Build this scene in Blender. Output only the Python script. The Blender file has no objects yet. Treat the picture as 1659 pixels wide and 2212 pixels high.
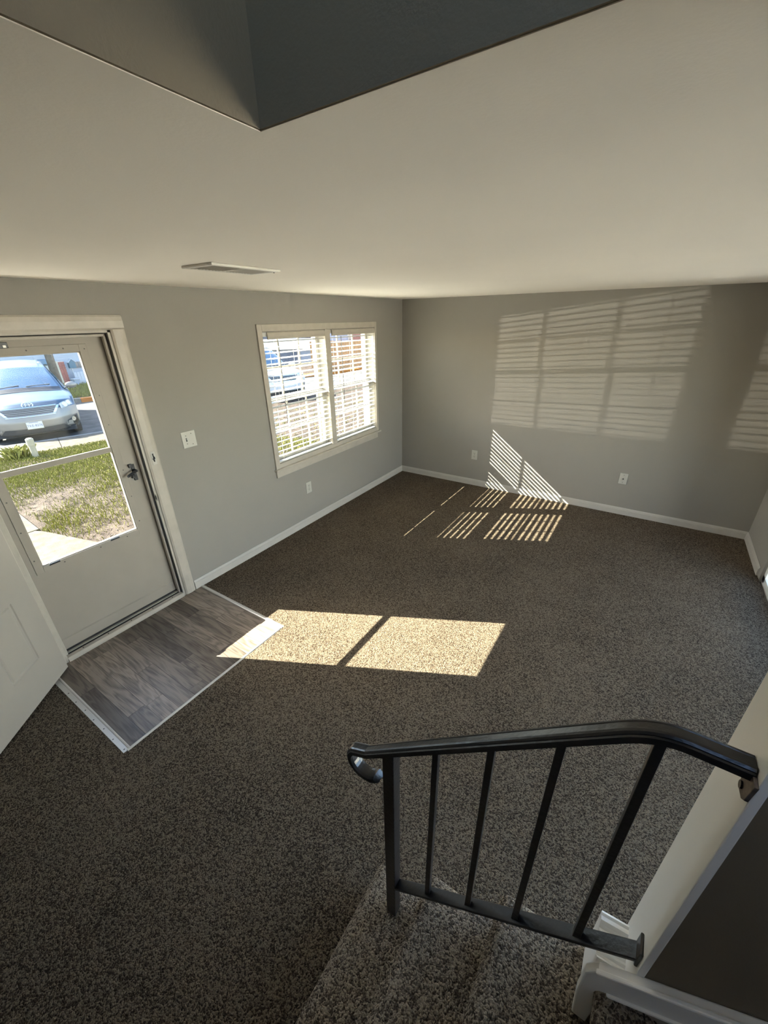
import bpy, bmesh, math, random
from mathutils import Matrix, Vector
random.seed(7)
R = random.Random(11)
SC = bpy.context.scene
COL = SC.collection

# ------------------------------------------------------------------ camera
cam_d = bpy.data.cameras.new('camera')
cam = bpy.data.objects.new('camera', cam_d)
COL.objects.link(cam)
yaw, pitch, roll = 0.58182, 0.45211, -0.01773
cy_, sy_, cp_, sp_ = math.cos(yaw), math.sin(yaw), math.cos(pitch), math.sin(pitch)
fwd = Vector((-sy_ * cp_, cy_ * cp_, -sp_))
rgt = Vector((cy_, sy_, 0))
up = rgt.cross(fwd)
r2 = math.cos(roll) * rgt + math.sin(roll) * up
u2 = -math.sin(roll) * rgt + math.cos(roll) * up
mw = Matrix((r2, u2, -fwd)).transposed().to_4x4()
mw.translation = Vector((2.9306, -4.9275, 2.0612))
cam.matrix_world = mw
cam_d.sensor_fit = 'HORIZONTAL'
cam_d.sensor_width = 36.0
cam_d.lens = 861.26 * 36.0 / 1659.0
cam_d.shift_x = -3.5 / 1659.0
cam_d.shift_y = 3.0 / 1659.0
cam_d.clip_start = 0.02
SC.camera = cam

# ------------------------------------------------------------------ sky, sun, exposure
SUN_E, SKY_E, EXPO = 29.0, 0.72, 0.98
sun_dir = Vector((1.0, 0.499, -0.766)).normalized()          # the way the light travels
world = bpy.data.worlds.new('world')
SC.world = world
world.use_nodes = True
nt = world.node_tree
nt.nodes.clear()
wo = nt.nodes.new('ShaderNodeOutputWorld')
bg = nt.nodes.new('ShaderNodeBackground')
sky = nt.nodes.new('ShaderNodeTexSky')
sky.sky_type = 'NISHITA'
sky.sun_disc = False
sky.sun_elevation = math.asin(-sun_dir.z)
sky.sun_rotation = math.atan2(-sun_dir.x, -sun_dir.y)
sky.altitude = 50
sky.air_density = 1.0
sky.dust_density = 1.4
sky.ozone_density = 1.0
bg.inputs['Strength'].default_value = SKY_E
nt.links.new(sky.outputs[0], bg.inputs[0])
nt.links.new(bg.outputs[0], wo.inputs[0])
sd = bpy.data.lights.new('sun', 'SUN')
sd.energy = SUN_E
sd.angle = 0.004
sd.color = (1.0, 0.955, 0.83)
so = bpy.data.objects.new('sun', sd)
so.rotation_mode = 'QUATERNION'
so.rotation_quaternion = sun_dir.to_track_quat('-Z', 'Y')
so.location = (-12, -8, 12)
COL.objects.link(so)
# added spot lamp standing in for sun off an unseen windscreen: far wall stripes
gd = bpy.data.lights.new('windscreen_glint', 'SPOT')
gd.energy = 3100
gd.shadow_soft_size = 0.03
gd.spot_size = math.radians(24)
gd.spot_blend = 0.4
gd.color = (1.0, 0.95, 0.86)
go = bpy.data.objects.new('windscreen_glint', gd)
go.location = (-10.2, -5.9, 0.72)
go.rotation_mode = 'QUATERNION'
go.rotation_quaternion = (Vector((0, -1.05, 1.45)) - Vector(go.location)).to_track_quat('-Z', 'Y')
COL.objects.link(go)
SC.view_settings.view_transform = 'Standard'
SC.view_settings.look = 'None'
SC.view_settings.gamma = 1.0
SC.view_settings.exposure = EXPO
SC.view_settings.use_curve_mapping = False

# ------------------------------------------------------------------ materials
def mat(name, col, rough=0.6, metal=0.0, var=0.0, vscale=8.0, bump=0.0, bscale=60.0, spec=0.5, coat=0.0, vdet=4.0):
    m = bpy.data.materials.new(name)
    m.use_nodes = True
    n, l = m.node_tree.nodes, m.node_tree.links
    b = n['Principled BSDF']
    b.inputs['Base Color'].default_value = (*col, 1)
    b.inputs['Roughness'].default_value = rough
    b.inputs['Metallic'].default_value = metal
    b.inputs['Specular IOR Level'].default_value = spec
    b.inputs['Coat Weight'].default_value = coat
    tc = n.new('ShaderNodeTexCoord')
    if var > 0:
        no = n.new('ShaderNodeTexNoise')
        no.inputs['Scale'].default_value = vscale
        no.inputs['Detail'].default_value = vdet
        l.new(tc.outputs['Object'], no.inputs['Vector'])
        mr = n.new('ShaderNodeMapRange')
        mr.inputs['From Min'].default_value = 0.3
        mr.inputs['From Max'].default_value = 0.7
        mr.inputs['To Min'].default_value = 1 - var
        mr.inputs['To Max'].default_value = 1 + var
        l.new(no.outputs['Fac'], mr.inputs['Value'])
        mx = n.new('ShaderNodeVectorMath')
        mx.operation = 'SCALE'
        mx.inputs[0].default_value = col
        l.new(mr.outputs['Result'], mx.inputs['Scale'])
        l.new(mx.outputs[0], b.inputs['Base Color'])
    if bump > 0:
        nb = n.new('ShaderNodeTexNoise')
        nb.inputs['Scale'].default_value = bscale
        nb.inputs['Detail'].default_value = 3
        l.new(tc.outputs['Object'], nb.inputs['Vector'])
        bp = n.new('ShaderNodeBump')
        bp.inputs['Strength'].default_value = bump
        bp.inputs['Distance'].default_value = 0.01
        l.new(nb.outputs['Fac'], bp.inputs['Height'])
        l.new(bp.outputs[0], b.inputs['Normal'])
    return m

def glass_mat(name, tint=(0.96, 0.98, 0.97), refl=1.0):
    m = bpy.data.materials.new(name)
    m.use_nodes = True
    n, l = m.node_tree.nodes, m.node_tree.links
    n.clear()
    out = n.new('ShaderNodeOutputMaterial')
    t = n.new('ShaderNodeBsdfTransparent')
    t.inputs[0].default_value = (*tint, 1)
    g = n.new('ShaderNodeBsdfGlossy')
    g.inputs['Roughness'].default_value = 0.0
    f = n.new('ShaderNodeFresnel')
    f.inputs['IOR'].default_value = 1.3
    mx = n.new('ShaderNodeMixShader')
    mu = n.new('ShaderNodeMath')
    mu.operation = 'MULTIPLY'
    mu.inputs[1].default_value = refl
    ge = n.new('ShaderNodeNewGeometry')
    fl = n.new('ShaderNodeMath')
    fl.operation = 'MULTIPLY_ADD'
    fl.inputs[1].default_value = -refl
    fl.inputs[2].default_value = refl
    l.new(ge.outputs['Backfacing'], fl.inputs[0])
    l.new(fl.outputs[0], mu.inputs[1])
    l.new(f.outputs[0], mu.inputs[0])
    l.new(mu.outputs[0], mx.inputs[0])
    l.new(t.outputs[0], mx.inputs[1])
    l.new(g.outputs[0], mx.inputs[2])
    l.new(mx.outputs[0], out.inputs[0])
    return m

def carpet_mat(name, dark, mid, light, cell=190.0, bump=1.0):
    m = bpy.data.materials.new(name)
    m.use_nodes = True
    n, l = m.node_tree.nodes, m.node_tree.links
    b = n['Principled BSDF']
    b.inputs['Roughness'].default_value = 0.95
    b.inputs['Specular IOR Level'].default_value = 0.1
    tc = n.new('ShaderNodeTexCoord')
    wn = n.new('ShaderNodeTexNoise')
    wn.inputs['Scale'].default_value = 60
    wn.inputs['Detail'].default_value = 3
    l.new(tc.outputs['Object'], wn.inputs['Vector'])
    ad = n.new('ShaderNodeVectorMath')
    ad.operation = 'MULTIPLY_ADD'
    ad.inputs[1].default_value = (0.012, 0.012, 0.012)
    l.new(wn.outputs['Color'], ad.inputs[0])
    l.new(tc.outputs['Object'], ad.inputs[2])
    v = n.new('ShaderNodeTexVoronoi')
    v.inputs['Scale'].default_value = cell
    l.new(ad.outputs[0], v.inputs['Vector'])
    n2 = n.new('ShaderNodeTexNoise')
    n2.inputs['Scale'].default_value = 260
    n2.inputs['Detail'].default_value = 4
    l.new(tc.outputs['Object'], n2.inputs['Vector'])
    n3 = n.new('ShaderNodeTexNoise')
    n3.inputs['Scale'].default_value = 2.2
    n3.inputs['Detail'].default_value = 5
    l.new(tc.outputs['Object'], n3.inputs['Vector'])
    sep = n.new('ShaderNodeSeparateColor')
    l.new(v.outputs['Color'], sep.inputs[0])
    mixv = n.new('ShaderNodeMath')
    mixv.operation = 'MULTIPLY_ADD'
    mixv.inputs[1].default_value = 0.55
    l.new(sep.outputs[0], mixv.inputs[0])
    l.new(n2.outputs['Fac'], mixv.inputs[2])
    m3 = n.new('ShaderNodeMath')
    m3.operation = 'MULTIPLY_ADD'
    m3.inputs[1].default_value = 0.25
    l.new(n3.outputs['Fac'], m3.inputs[0])
    l.new(mixv.outputs[0], m3.inputs[2])
    cr = n.new('ShaderNodeValToRGB')
    e = cr.color_ramp.elements
    e[0].position = 0.50
    e[0].color = (*dark, 1)
    e[1].position = 1.0
    e[1].color = (*light, 1)
    k = e.new(0.80)
    k.color = (*mid, 1)
    l.new(m3.outputs[0], cr.inputs[0])
    l.new(cr.outputs[0], b.inputs['Base Color'])
    inv = n.new('ShaderNodeMath')
    inv.operation = 'MULTIPLY_ADD'
    inv.inputs[1].default_value = -1.0
    l.new(v.outputs['Distance'], inv.inputs[0])
    l.new(n2.outputs['Fac'], inv.inputs[2])
    bp = n.new('ShaderNodeBump')
    bp.inputs['Strength'].default_value = bump
    bp.inputs['Distance'].default_value = 0.009
    l.new(inv.outputs[0], bp.inputs['Height'])
    l.new(bp.outputs[0], b.inputs['Normal'])
    return m

def wood_mat(name, seed, a, c):
    m = bpy.data.materials.new(name)
    m.use_nodes = True
    n, l = m.node_tree.nodes, m.node_tree.links
    b = n['Principled BSDF']
    b.inputs['Roughness'].default_value = 0.42
    b.inputs['Specular IOR Level'].default_value = 0.35
    tc = n.new('ShaderNodeTexCoord')
    oi = n.new('ShaderNodeObjectInfo')
    off = n.new('ShaderNodeVectorMath')
    off.operation = 'MULTIPLY_ADD'
    off.inputs[1].default_value = (9.0, 5.0, 0.0)
    cmb = n.new('ShaderNodeCombineXYZ')
    for i in range(2):
        l.new(oi.outputs['Random'], cmb.inputs[i])
    l.new(cmb.outputs[0], off.inputs[0])
    l.new(tc.outputs['Object'], off.inputs[2])
    mp = n.new('ShaderNodeMapping')
    mp.inputs['Scale'].default_value = (1.5, 10.0, 1.0)
    l.new(off.outputs[0], mp.inputs[0])
    no = n.new('ShaderNodeTexNoise')
    no.inputs['Scale'].default_value = 1.3
    no.inputs['Detail'].default_value = 2
    no.inputs['Distortion'].default_value = 0.6
    l.new(mp.outputs[0], no.inputs['Vector'])
    mul = n.new('ShaderNodeMath')
    mul.operation = 'MULTIPLY'
    mul.inputs[1].default_value = 6.0
    l.new(no.outputs['Fac'], mul.inputs[0])
    fr = n.new('ShaderNodeMath')
    fr.operation = 'PINGPONG'
    fr.inputs[1].default_value = 0.5
    l.new(mul.outputs[0], fr.inputs[0])
    mp2 = n.new('ShaderNodeMapping')
    mp2.inputs['Scale'].default_value = (7, 150, 1)
    l.new(off.outputs[0], mp2.inputs[0])
    fi = n.new('ShaderNodeTexNoise')
    fi.inputs['Scale'].default_value = 1.0
    fi.inputs['Detail'].default_value = 3
    l.new(mp2.outputs[0], fi.inputs['Vector'])
    s = n.new('ShaderNodeMath')
    s.operation = 'MULTIPLY_ADD'
    s.inputs[1].default_value = 1.1
    l.new(fi.outputs['Fac'], s.inputs[0])
    l.new(fr.outputs[0], s.inputs[2])
    cr = n.new('ShaderNodeValToRGB')
    e = cr.color_ramp.elements
    e[0].position = 0.30
    e[0].color = (*c, 1)
    e[1].position = 1.0
    e[1].color = (*a, 1)
    l.new(s.outputs[0], cr.inputs[0])
    hs = n.new('ShaderNodeVectorMath')
    hs.operation = 'SCALE'
    mr = n.new('ShaderNodeMapRange')
    mr.inputs['To Min'].default_value = 0.5
    mr.inputs['To Max'].default_value = 1.3
    l.new(oi.outputs['Random'], mr.inputs['Value'])
    l.new(cr.outputs[0], hs.inputs[0])
    l.new(mr.outputs[0], hs.inputs['Scale'])
    l.new(hs.outputs[0], b.inputs['Base Color'])
    return m

def ground_mat(name, cols, scale, bump=0.4, bs=40):
    m = bpy.data.materials.new(name)
    m.use_nodes = True
    n, l = m.node_tree.nodes, m.node_tree.links
    b = n['Principled BSDF']
    b.inputs['Roughness'].default_value = 0.95
    b.inputs['Specular IOR Level'].default_value = 0.15
    tc = n.new('ShaderNodeTexCoord')
    no = n.new('ShaderNodeTexNoise')
    no.inputs['Scale'].default_value = scale
    no.inputs['Detail'].default_value = 8
    no.inputs['Roughness'].default_value = 0.65
    l.new(tc.outputs['Object'], no.inputs['Vector'])
    cr = n.new('ShaderNodeValToRGB')
    e = cr.color_ramp.elements
    e[0].position = 0.36
    e[0].color = (*cols[0], 1)
    e[1].position = 0.64
    e[1].color = (*cols[-1], 1)
    for i, c in enumerate(cols[1:-1]):
        k = e.new(0.36 + 0.28 * (i + 1) / (len(cols) - 1))
        k.color = (*c, 1)
    l.new(no.outputs['Fac'], cr.inputs[0])
    l.new(cr.outputs[0], b.inputs['Base Color'])
    nb = n.new('ShaderNodeTexNoise')
    nb.inputs['Scale'].default_value = bs
    nb.inputs['Detail'].default_value = 4
    l.new(tc.outputs['Object'], nb.inputs['Vector'])
    bp = n.new('ShaderNodeBump')
    bp.inputs['Strength'].default_value = bump
    bp.inputs['Distance'].default_value = 0.02
    l.new(nb.outputs['Fac'], bp.inputs['Height'])
    l.new(bp.outputs[0], b.inputs['Normal'])
    return m

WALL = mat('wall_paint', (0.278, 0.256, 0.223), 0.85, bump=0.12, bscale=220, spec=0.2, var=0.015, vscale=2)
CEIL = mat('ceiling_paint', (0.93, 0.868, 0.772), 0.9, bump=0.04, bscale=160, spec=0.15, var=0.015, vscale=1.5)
STAIRWALL = mat('stairwell_shaded_paint', (0.190, 0.155, 0.106), 0.85, bump=0.12, bscale=220, spec=0.2, var=0.015, vscale=2)  # wall paint darkened to carry the shade of the stairwell
TRIM = mat('white_trim_paint', (0.46, 0.432, 0.38), 0.42, bump=0.06, bscale=60, var=0.03, vscale=12)
WTRIM = mat('bright_white_gloss', (.90, .885, .85), .35, bump=.05, bscale=30)
OLDTRIM = mat('worn_trim_paint', (0.42, 0.378, 0.312), 0.45, bump=0.12, bscale=40, var=0.06, vscale=14)
VINYLW = mat('white_vinyl', (0.80, 0.79, 0.76), 0.4)
SASHM = mat('sash_vinyl', (0.33, 0.31, 0.265), 0.45)
SLATM = mat('blind_slat', (0.60, 0.59, 0.55), 0.45)
DOORP = mat('door_paint', (0.30, 0.262, 0.213), 0.5, bump=0.05, bscale=30, var=0.03, vscale=5)
ENTRYP = mat('entry_door_paint', (0.35, 0.318, 0.268), 0.5, bump=0.05, bscale=30)
BLACKP = mat('black_enamel', (0.012, 0.012, 0.014), 0.28, bump=0.10, bscale=90, spec=0.6)
BLACKH = mat('black_hardware', (0.01, 0.01, 0.011), 0.4)
RUBBER = mat('dark_gap_seal', (0.02, 0.017, 0.015), 0.8)
ALU = mat('aluminium_strip', (0.56, 0.535, 0.485), 0.4, metal=0.35, bump=0.05, bscale=80)
SCREW = mat('screw_head', (0.10, 0.09, 0.08), 0.4, metal=0.6)
PLATE = mat('ivory_plate', (0.46, 0.44, 0.385), 0.35)
DARKSLOT = mat('dark_slot', (0.02, 0.02, 0.02), 0.7)
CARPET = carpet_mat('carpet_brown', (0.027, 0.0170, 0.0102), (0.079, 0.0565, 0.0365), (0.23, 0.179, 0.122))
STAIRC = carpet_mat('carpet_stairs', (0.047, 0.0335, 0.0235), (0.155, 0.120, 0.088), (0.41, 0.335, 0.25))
PLANK = wood_mat('vinyl_plank', 1, (0.25, 0.203, 0.157), (0.07, 0.052, 0.039))
GLASS = glass_mat('window_glass', refl=0.4)
CONC = ground_mat('concrete_walk', [(0.055, 0.047, 0.034), (0.075, 0.064, 0.048), (0.094, 0.081, 0.061)], 9, 0.3, 120)
ASPH = ground_mat('asphalt_road', [(0.055, 0.054, 0.052), (0.095, 0.092, 0.089)], 3, 0.5, 90)
CURB = ground_mat('curb_concrete', [(0.11, 0.105, 0.095), (0.18, 0.17, 0.15)], 6, 0.3, 60)
ORANGE = mat('orange_curb_paint', (0.30, 0.095, 0.004), 0.7, var=0.1, vscale=6)
SOIL = ground_mat('lawn_soil', [(0.024, 0.016, 0.011), (0.046, 0.033, 0.024), (0.072, 0.054, 0.040)], 5, 0.8, 50)
WHITEP = mat('white_road_paint', (0.42, 0.43, 0.45), 0.7, var=0.1, vscale=10)

def grass_mat(name, c1, c2):
    m = bpy.data.materials.new(name)
    m.use_nodes = True
    n, l = m.node_tree.nodes, m.node_tree.links
    b = n['Principled BSDF']
    b.inputs['Roughness'].default_value = 0.7
    b.inputs['Specular IOR Level'].default_value = 0.2
    g = n.new('ShaderNodeNewGeometry')
    cr = n.new('ShaderNodeValToRGB')
    cr.color_ramp.elements[0].color = (*c1, 1)
    cr.color_ramp.elements[1].color = (*c2, 1)
    l.new(g.outputs['Random Per Island'], cr.inputs[0])
    l.new(cr.outputs[0], b.inputs['Base Color'])
    return m
GRASS = grass_mat('grass_blades', (0.098, 0.098, 0.013), (0.19, 0.18, 0.045))
STRAW = grass_mat('dry_straw', (0.05, 0.037, 0.025), (0.125, 0.10, 0.073))

# ------------------------------------------------------------------ mesh builder
class MB:
    def __init__(s):
        s.v, s.f = [], []
    def add(s, vs, fs):
        k = len(s.v)
        s.v += [tuple(x) for x in vs]
        s.f += [tuple(i + k for i in f) for f in fs]
        return s
    def box(s, x0, x1, y0, y1, z0, z1):
        return s.add([(x, y, z) for x in (x0, x1) for y in (y0, y1) for z in (z0, z1)],
                     [(0, 1, 3, 2), (4, 6, 7, 5), (0, 4, 5, 1), (2, 3, 7, 6), (0, 2, 6, 4), (1, 5, 7, 3)])
    def obox(s, c, ax, ay, az):                                  # centre and three half-axis vectors
        c, ax, ay, az = map(Vector, (c, ax, ay, az))
        return s.add([c + i * ax + j * ay + k * az for i in (-1, 1) for j in (-1, 1) for k in (-1, 1)],
                     [(0, 1, 3, 2), (4, 6, 7, 5), (0, 4, 5, 1), (2, 3, 7, 6), (0, 2, 6, 4), (1, 5, 7, 3)])
    def bar(s, p, q, w, h, side=(0, 1, 0)):                      # rectangular bar, w along side
        p, q = Vector(p), Vector(q)
        d = (q - p)
        sd_ = Vector(side).normalized()
        n_ = d.normalized().cross(sd_).normalized()
        return s.obox((p + q) / 2, d / 2, sd_ * w / 2, n_ * h / 2)
    def cyl(s, p, q, r, n=10, r1=None):
        p, q = Vector(p), Vector(q)
        r1 = r if r1 is None else r1
        d = (q - p).normalized()
        a = d.orthogonal().normalized()
        b = d.cross(a)
        vs = []
        for c, rr in ((p, r), (q, r1)):
            for i in range(n):
                t = 2 * math.pi * i / n
                vs.append(c + (a * math.cos(t) + b * math.sin(t)) * rr)
        fs = [(i, (i + 1) % n, n + (i + 1) % n, n + i) for i in range(n)]
        fs += [tuple(reversed(range(n))), tuple(range(n, 2 * n))]
        return s.add(vs, fs)
    def prism(s, poly, a, b, axis='y'):                          # 2-D outline extruded along an axis
        n = len(poly)
        def P(u, w, t):
            return {'y': (u, t, w), 'x': (t, u, w), 'z': (u, w, t)}[axis]
        vs = [P(u, w, a) for u, w in poly] + [P(u, w, b) for u, w in poly]
        fs = [(i, (i + 1) % n, n + (i + 1) % n, n + i) for i in range(n)]
        fs += [tuple(reversed(range(n))), tuple(range(n, 2 * n))]
        return s.add(vs, fs)
    def grid(s, fn, us, vs_, closed=False):
        pts = [fn(u, v) for u in us for v in vs_]
        m = len(vs_)
        fs = [(i * m + j, i * m + j + 1, (i + 1) * m + j + 1, (i + 1) * m + j)
              for i in range(len(us) - 1) for j in range(m - 1)]
        if closed:
            fs += [(i * m + m - 1, i * m, (i + 1) * m, (i + 1) * m + m - 1) for i in range(len(us) - 1)]
        return s.add(pts, fs)
    def sweep(s, path, prof, ups):                               # closed profile carried along a path
        m = len(prof)
        vs = []
        for i, p in enumerate(path):
            p = Vector(p)
            a = Vector(path[max(i - 1, 0)])
            b = Vector(path[min(i + 1, len(path) - 1)])
            t = (b - a).normalized()
            sd_ = Vector(ups)
            n_ = sd_.cross(t).normalized()
            for u, w in prof:
                vs.append(p + sd_ * u + n_ * w)
        fs = []
        for i in range(len(path) - 1):
            for j in range(m):
                fs.append((i * m + j, i * m + (j + 1) % m, (i + 1) * m + (j + 1) % m, (i + 1) * m + j))
        fs.append(tuple(reversed(range(m))))
        fs.append(tuple(range((len(path) - 1) * m, len(path) * m)))
        return s.add(vs, fs)
    def mesh(s, name, M=None):
        me = bpy.data.meshes.new(name)
        inv = M.inverted() if M is not None else None
        vs = [inv @ Vector(v) for v in s.v] if inv is not None else s.v
        me.from_pydata([tuple(v) for v in vs], [], s.f)
        bm = bmesh.new()
        bm.from_mesh(me)
        bmesh.ops.recalc_face_normals(bm, faces=bm.faces)
        bm.to_mesh(me)
        bm.free()
        return me
    def build(s, name, m, parent=None, smooth=False, bevel=0.0, world_coords=True, seg=2):
        M = parent_matrix(parent) if (parent is not None and world_coords) else None
        me = s.mesh(name, M)
        me.materials.append(m)
        if smooth:
            for p in me.polygons:
                p.use_smooth = True
        o = bpy.data.objects.new(name, me)
        COL.objects.link(o)
        if parent is not None:
            o.parent = parent
        if bevel > 0:
            bv = o.modifiers.new('bevel', 'BEVEL')
            bv.width = bevel
            bv.segments = seg
            bv.limit_method = 'ANGLE'
            bv.angle_limit = math.radians(40)
            if smooth:
                bv.harden_normals = False
        return o

def parent_matrix(p):
    m = Matrix.Translation(p.location) @ Matrix.Rotation(p.rotation_euler.z, 4, 'Z')
    return parent_matrix(p.parent) @ m if p.parent else m

def tag(o, label, cat, group=None, kind=None):
    o['label'] = label
    if cat:
        o['category'] = cat
    if group:
        o['group'] = group
    if kind:
        o['kind'] = kind
    return o

def thing(name, label, cat, loc=(0, 0, 0), rz=0.0, group=None, kind=None):
    o = bpy.data.objects.new(name, None)
    o.empty_display_size = 0.1
    COL.objects.link(o)
    o.location = loc
    o.rotation_euler = (0, 0, rz)
    return tag(o, label, cat, group, kind)

def struct(name, mb, m, label, cat, **k):
    return tag(mb.build(name, m, **k), label, cat, kind='structure')

def text_mesh(txt, size, depth=0.0):
    cu = bpy.data.curves.new('lettering', 'FONT')
    cu.body = txt
    cu.size = size
    cu.align_x = 'CENTER'
    cu.align_y = 'CENTER'
    cu.extrude = depth
    cu.resolution_u = 3
    t = bpy.data.objects.new('lettering', cu)
    COL.objects.link(t)
    dg = bpy.context.evaluated_depsgraph_get()
    me = bpy.data.meshes.new_from_object(t.evaluated_get(dg))
    bpy.data.objects.remove(t)
    return me

# ================================================================== ROOM SHELL
H = 2.29
W = 4.057
YB = -5.48           # wall behind the stairs
DY0, DY1, DZ = -4.450, -3.565, 2.035           # door opening
WY0, WY1, WZ0, WZ1 = -2.375, -0.650, 0.785, 1.995
XT = -0.15
HX, HY = 2.411, -4.426     # stairwell opening corner

b = MB()
b.box(XT, 0, YB - .15, DY0, -.35, H)
b.box(XT, 0, DY0, DY1, DZ, H)
b.box(XT, 0, DY0, DY1, -.35, -.03)
b.box(XT, 0, DY1, WY0, -.35, H)
b.box(XT, 0, WY0, WY1, -.35, WZ0)
b.box(XT, 0, WY0, WY1, WZ1, H)
b.box(XT, 0, WY1, 0.15, -.35, H)
struct('wall_left', b, WALL, 'warm grey painted wall with the glazed front door and the twin window', 'wall')
struct('wall_far', MB().box(0, W + .15, 0, .15, -.35, H), WALL, 'long warm grey wall opposite the stairs with two low wall plates', 'wall')
b = MB()
PY0, PY1 = -4.18, -0.82
b.box(W, W + .15, PY1, 0, -.35, H)
b.box(W, W + .15, PY0, PY1, 2.12, H)
b.box(W, W + .15, PY0, PY1, -.35, -.02)
b.box(W, W + .15, -4.275, PY0, -.35, H)
struct('wall_right', b, WALL, 'grey wall at the far right corner of the room', 'wall')
b = MB()
BX0, BX1, BZ0, BZ1 = 3.0, 5.6, 2.60, 3.43
b.box(0, 6.2, YB - .15, YB, -.35, BZ0)
b.box(0, BX0, YB - .15, YB, BZ0, 3.5)
b.box(BX1, 6.2, YB - .15, YB, BZ0, 3.5)
b.box(BX0, BX1, YB - .15, YB, BZ1, 3.5)
struct('wall_back', b, WALL, 'grey wall behind the stairs, outside the view', 'wall')
lw = thing('fill_window', 'unseen window added high in the wall behind the stairs to light the stairwell', 'window', ((BX0 + BX1) / 2, YB - .1, BZ0), kind='structure')  # window added only to brighten the stairwell, never in view
b = MB()
for x in (BX0, (BX0 + BX1) / 2 - .02, BX1 - .04):
    b.box(x, x + .04, YB - .12, YB - .07, BZ0, BZ1)
b.build('window_frame', TRIM, lw)
MB().box(BX0, BX1, YB - .098, YB - .094, BZ0, BZ1).build('glass_pane', GLASS, lw)
# partition beside the stairs (its white end faces the room) and the walls of the stairwell above the ceiling
SX, SY0, SY1 = 3.165, -4.405, -4.275
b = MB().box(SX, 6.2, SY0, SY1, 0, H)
struct('wall_stair', b, STAIRWALL, 'shaded grey partition wall climbing beside the stairs at lower right', 'wall', bevel=0.008)
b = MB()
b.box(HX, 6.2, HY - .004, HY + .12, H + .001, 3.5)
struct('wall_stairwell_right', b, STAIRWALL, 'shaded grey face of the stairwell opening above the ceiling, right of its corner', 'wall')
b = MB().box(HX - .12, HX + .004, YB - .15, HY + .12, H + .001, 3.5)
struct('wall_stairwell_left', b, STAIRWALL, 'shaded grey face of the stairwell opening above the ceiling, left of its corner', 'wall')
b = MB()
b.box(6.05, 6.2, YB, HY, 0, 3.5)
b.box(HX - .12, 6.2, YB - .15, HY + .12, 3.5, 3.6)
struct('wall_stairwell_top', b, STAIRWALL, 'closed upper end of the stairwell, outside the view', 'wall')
b = MB()
b.box(-.15, W + .15, HY, .15, H, H + .25)
b.box(-.15, HX, YB - .15, HY, H, H + .25)
b.box(W + .15, 6.2, HY, SY1, H, H + .25)
# drop the coincident joints by building the visible underside as one polygon
c = MB()
poly = [(-.15, .15), (W + .15, .15), (W + .15, HY), (HX, HY), (HX, YB - .15), (-.15, YB - .15)]
c.prism(poly, H, H + .25, 'z')
struct('ceiling', c, CEIL, 'plain off-white painted ceiling with a cut-out above the stairs', 'ceiling')

# carpet floor with the cut-out for the vinyl landing
VX, VY0, VY1 = 0.985, -4.535, -3.430
b = MB()
poly = [(0, 0), (W, 0), (W, -4.275), (SX, -4.275), (6.2, -4.275), (6.2, YB), (0, YB), (0, VY0 - .02), (VX + .015, VY0 - .02), (VX + .015, VY1 + .015), (0, VY1 + .015)]
b.prism(poly, -.03, 0.0, 'z')
struct('floor', b, CARPET, 'brown flecked cut-pile carpet over the whole room', 'carpet')
struct('floor_base', MB().box(-.15, 6.2, YB, .15, -.30, -.03), SOIL, 'slab under the carpet', 'floor')

# baseboards: moulded profile
def base_prof(t=.013, h=.082):
    return [(0, 0), (t, 0), (t, h * .70), (t * .75, h * .74), (t * .75, h * .82), (t * .35, h * .95), (t * .3, h), (0, h)]
b = MB()
pf = base_prof()
b.prism([(x, z) for x, z in pf], -3.476, 0, 'y')
struct('baseboard_left', b, TRIM, 'white moulded baseboard under the twin window', 'baseboard')
b = MB().prism([(-x, z) for x, z in pf], 0, W, 'x')
struct('baseboard_far', b, TRIM, 'white moulded baseboard along the far wall', 'baseboard')
b = MB().prism([(W - x, z) for x, z in pf], PY1 + .07, 0, 'y')
struct('baseboard_right', b, TRIM, 'white moulded baseboard at the right edge of the room', 'baseboard')

# unseen patio door added in the right wall to let fill daylight in
pd = thing('fill_door', 'unseen sliding glass patio door added in the right wall for fill daylight', 'door', (W, PY0, 0), kind='structure')
b = MB()
for y0, y1 in ((PY0, PY0 + .06), (PY1 - .06, PY1), ((PY0 + PY1) / 2 - .05, (PY0 + PY1) / 2 + .05)):
    b.box(W + .02, W + .10, y0, y1, 0, 2.12)
b.box(W + .02, W + .10, PY0, PY1, 2.07, 2.12)
b.box(W + .02, W + .10, PY0, PY1, -.02, .05)
b.build('door_frame', VINYLW, pd)
for y0, y1 in ((PY0 + .06, (PY0 + PY1) / 2 - .05), ((PY0 + PY1) / 2 + .05, PY1 - .06)):
    MB().box(W + .055, W + .061, y0, y1, .05, 2.07).build('glass_pane', GLASS, pd)

# ================================================================== ENTRY DOOR
dr = thing('trim_1', 'white worn casing, jambs and threshold round the front door', 'door frame', (0, -4.0, 0), kind='structure')
b = MB()
cw = .085
def casing_prof():
    return [(0, 0), (.008, 0), (.017, .012), (.019, .05), (.016, .074), (.010, cw), (0, cw)]
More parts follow.
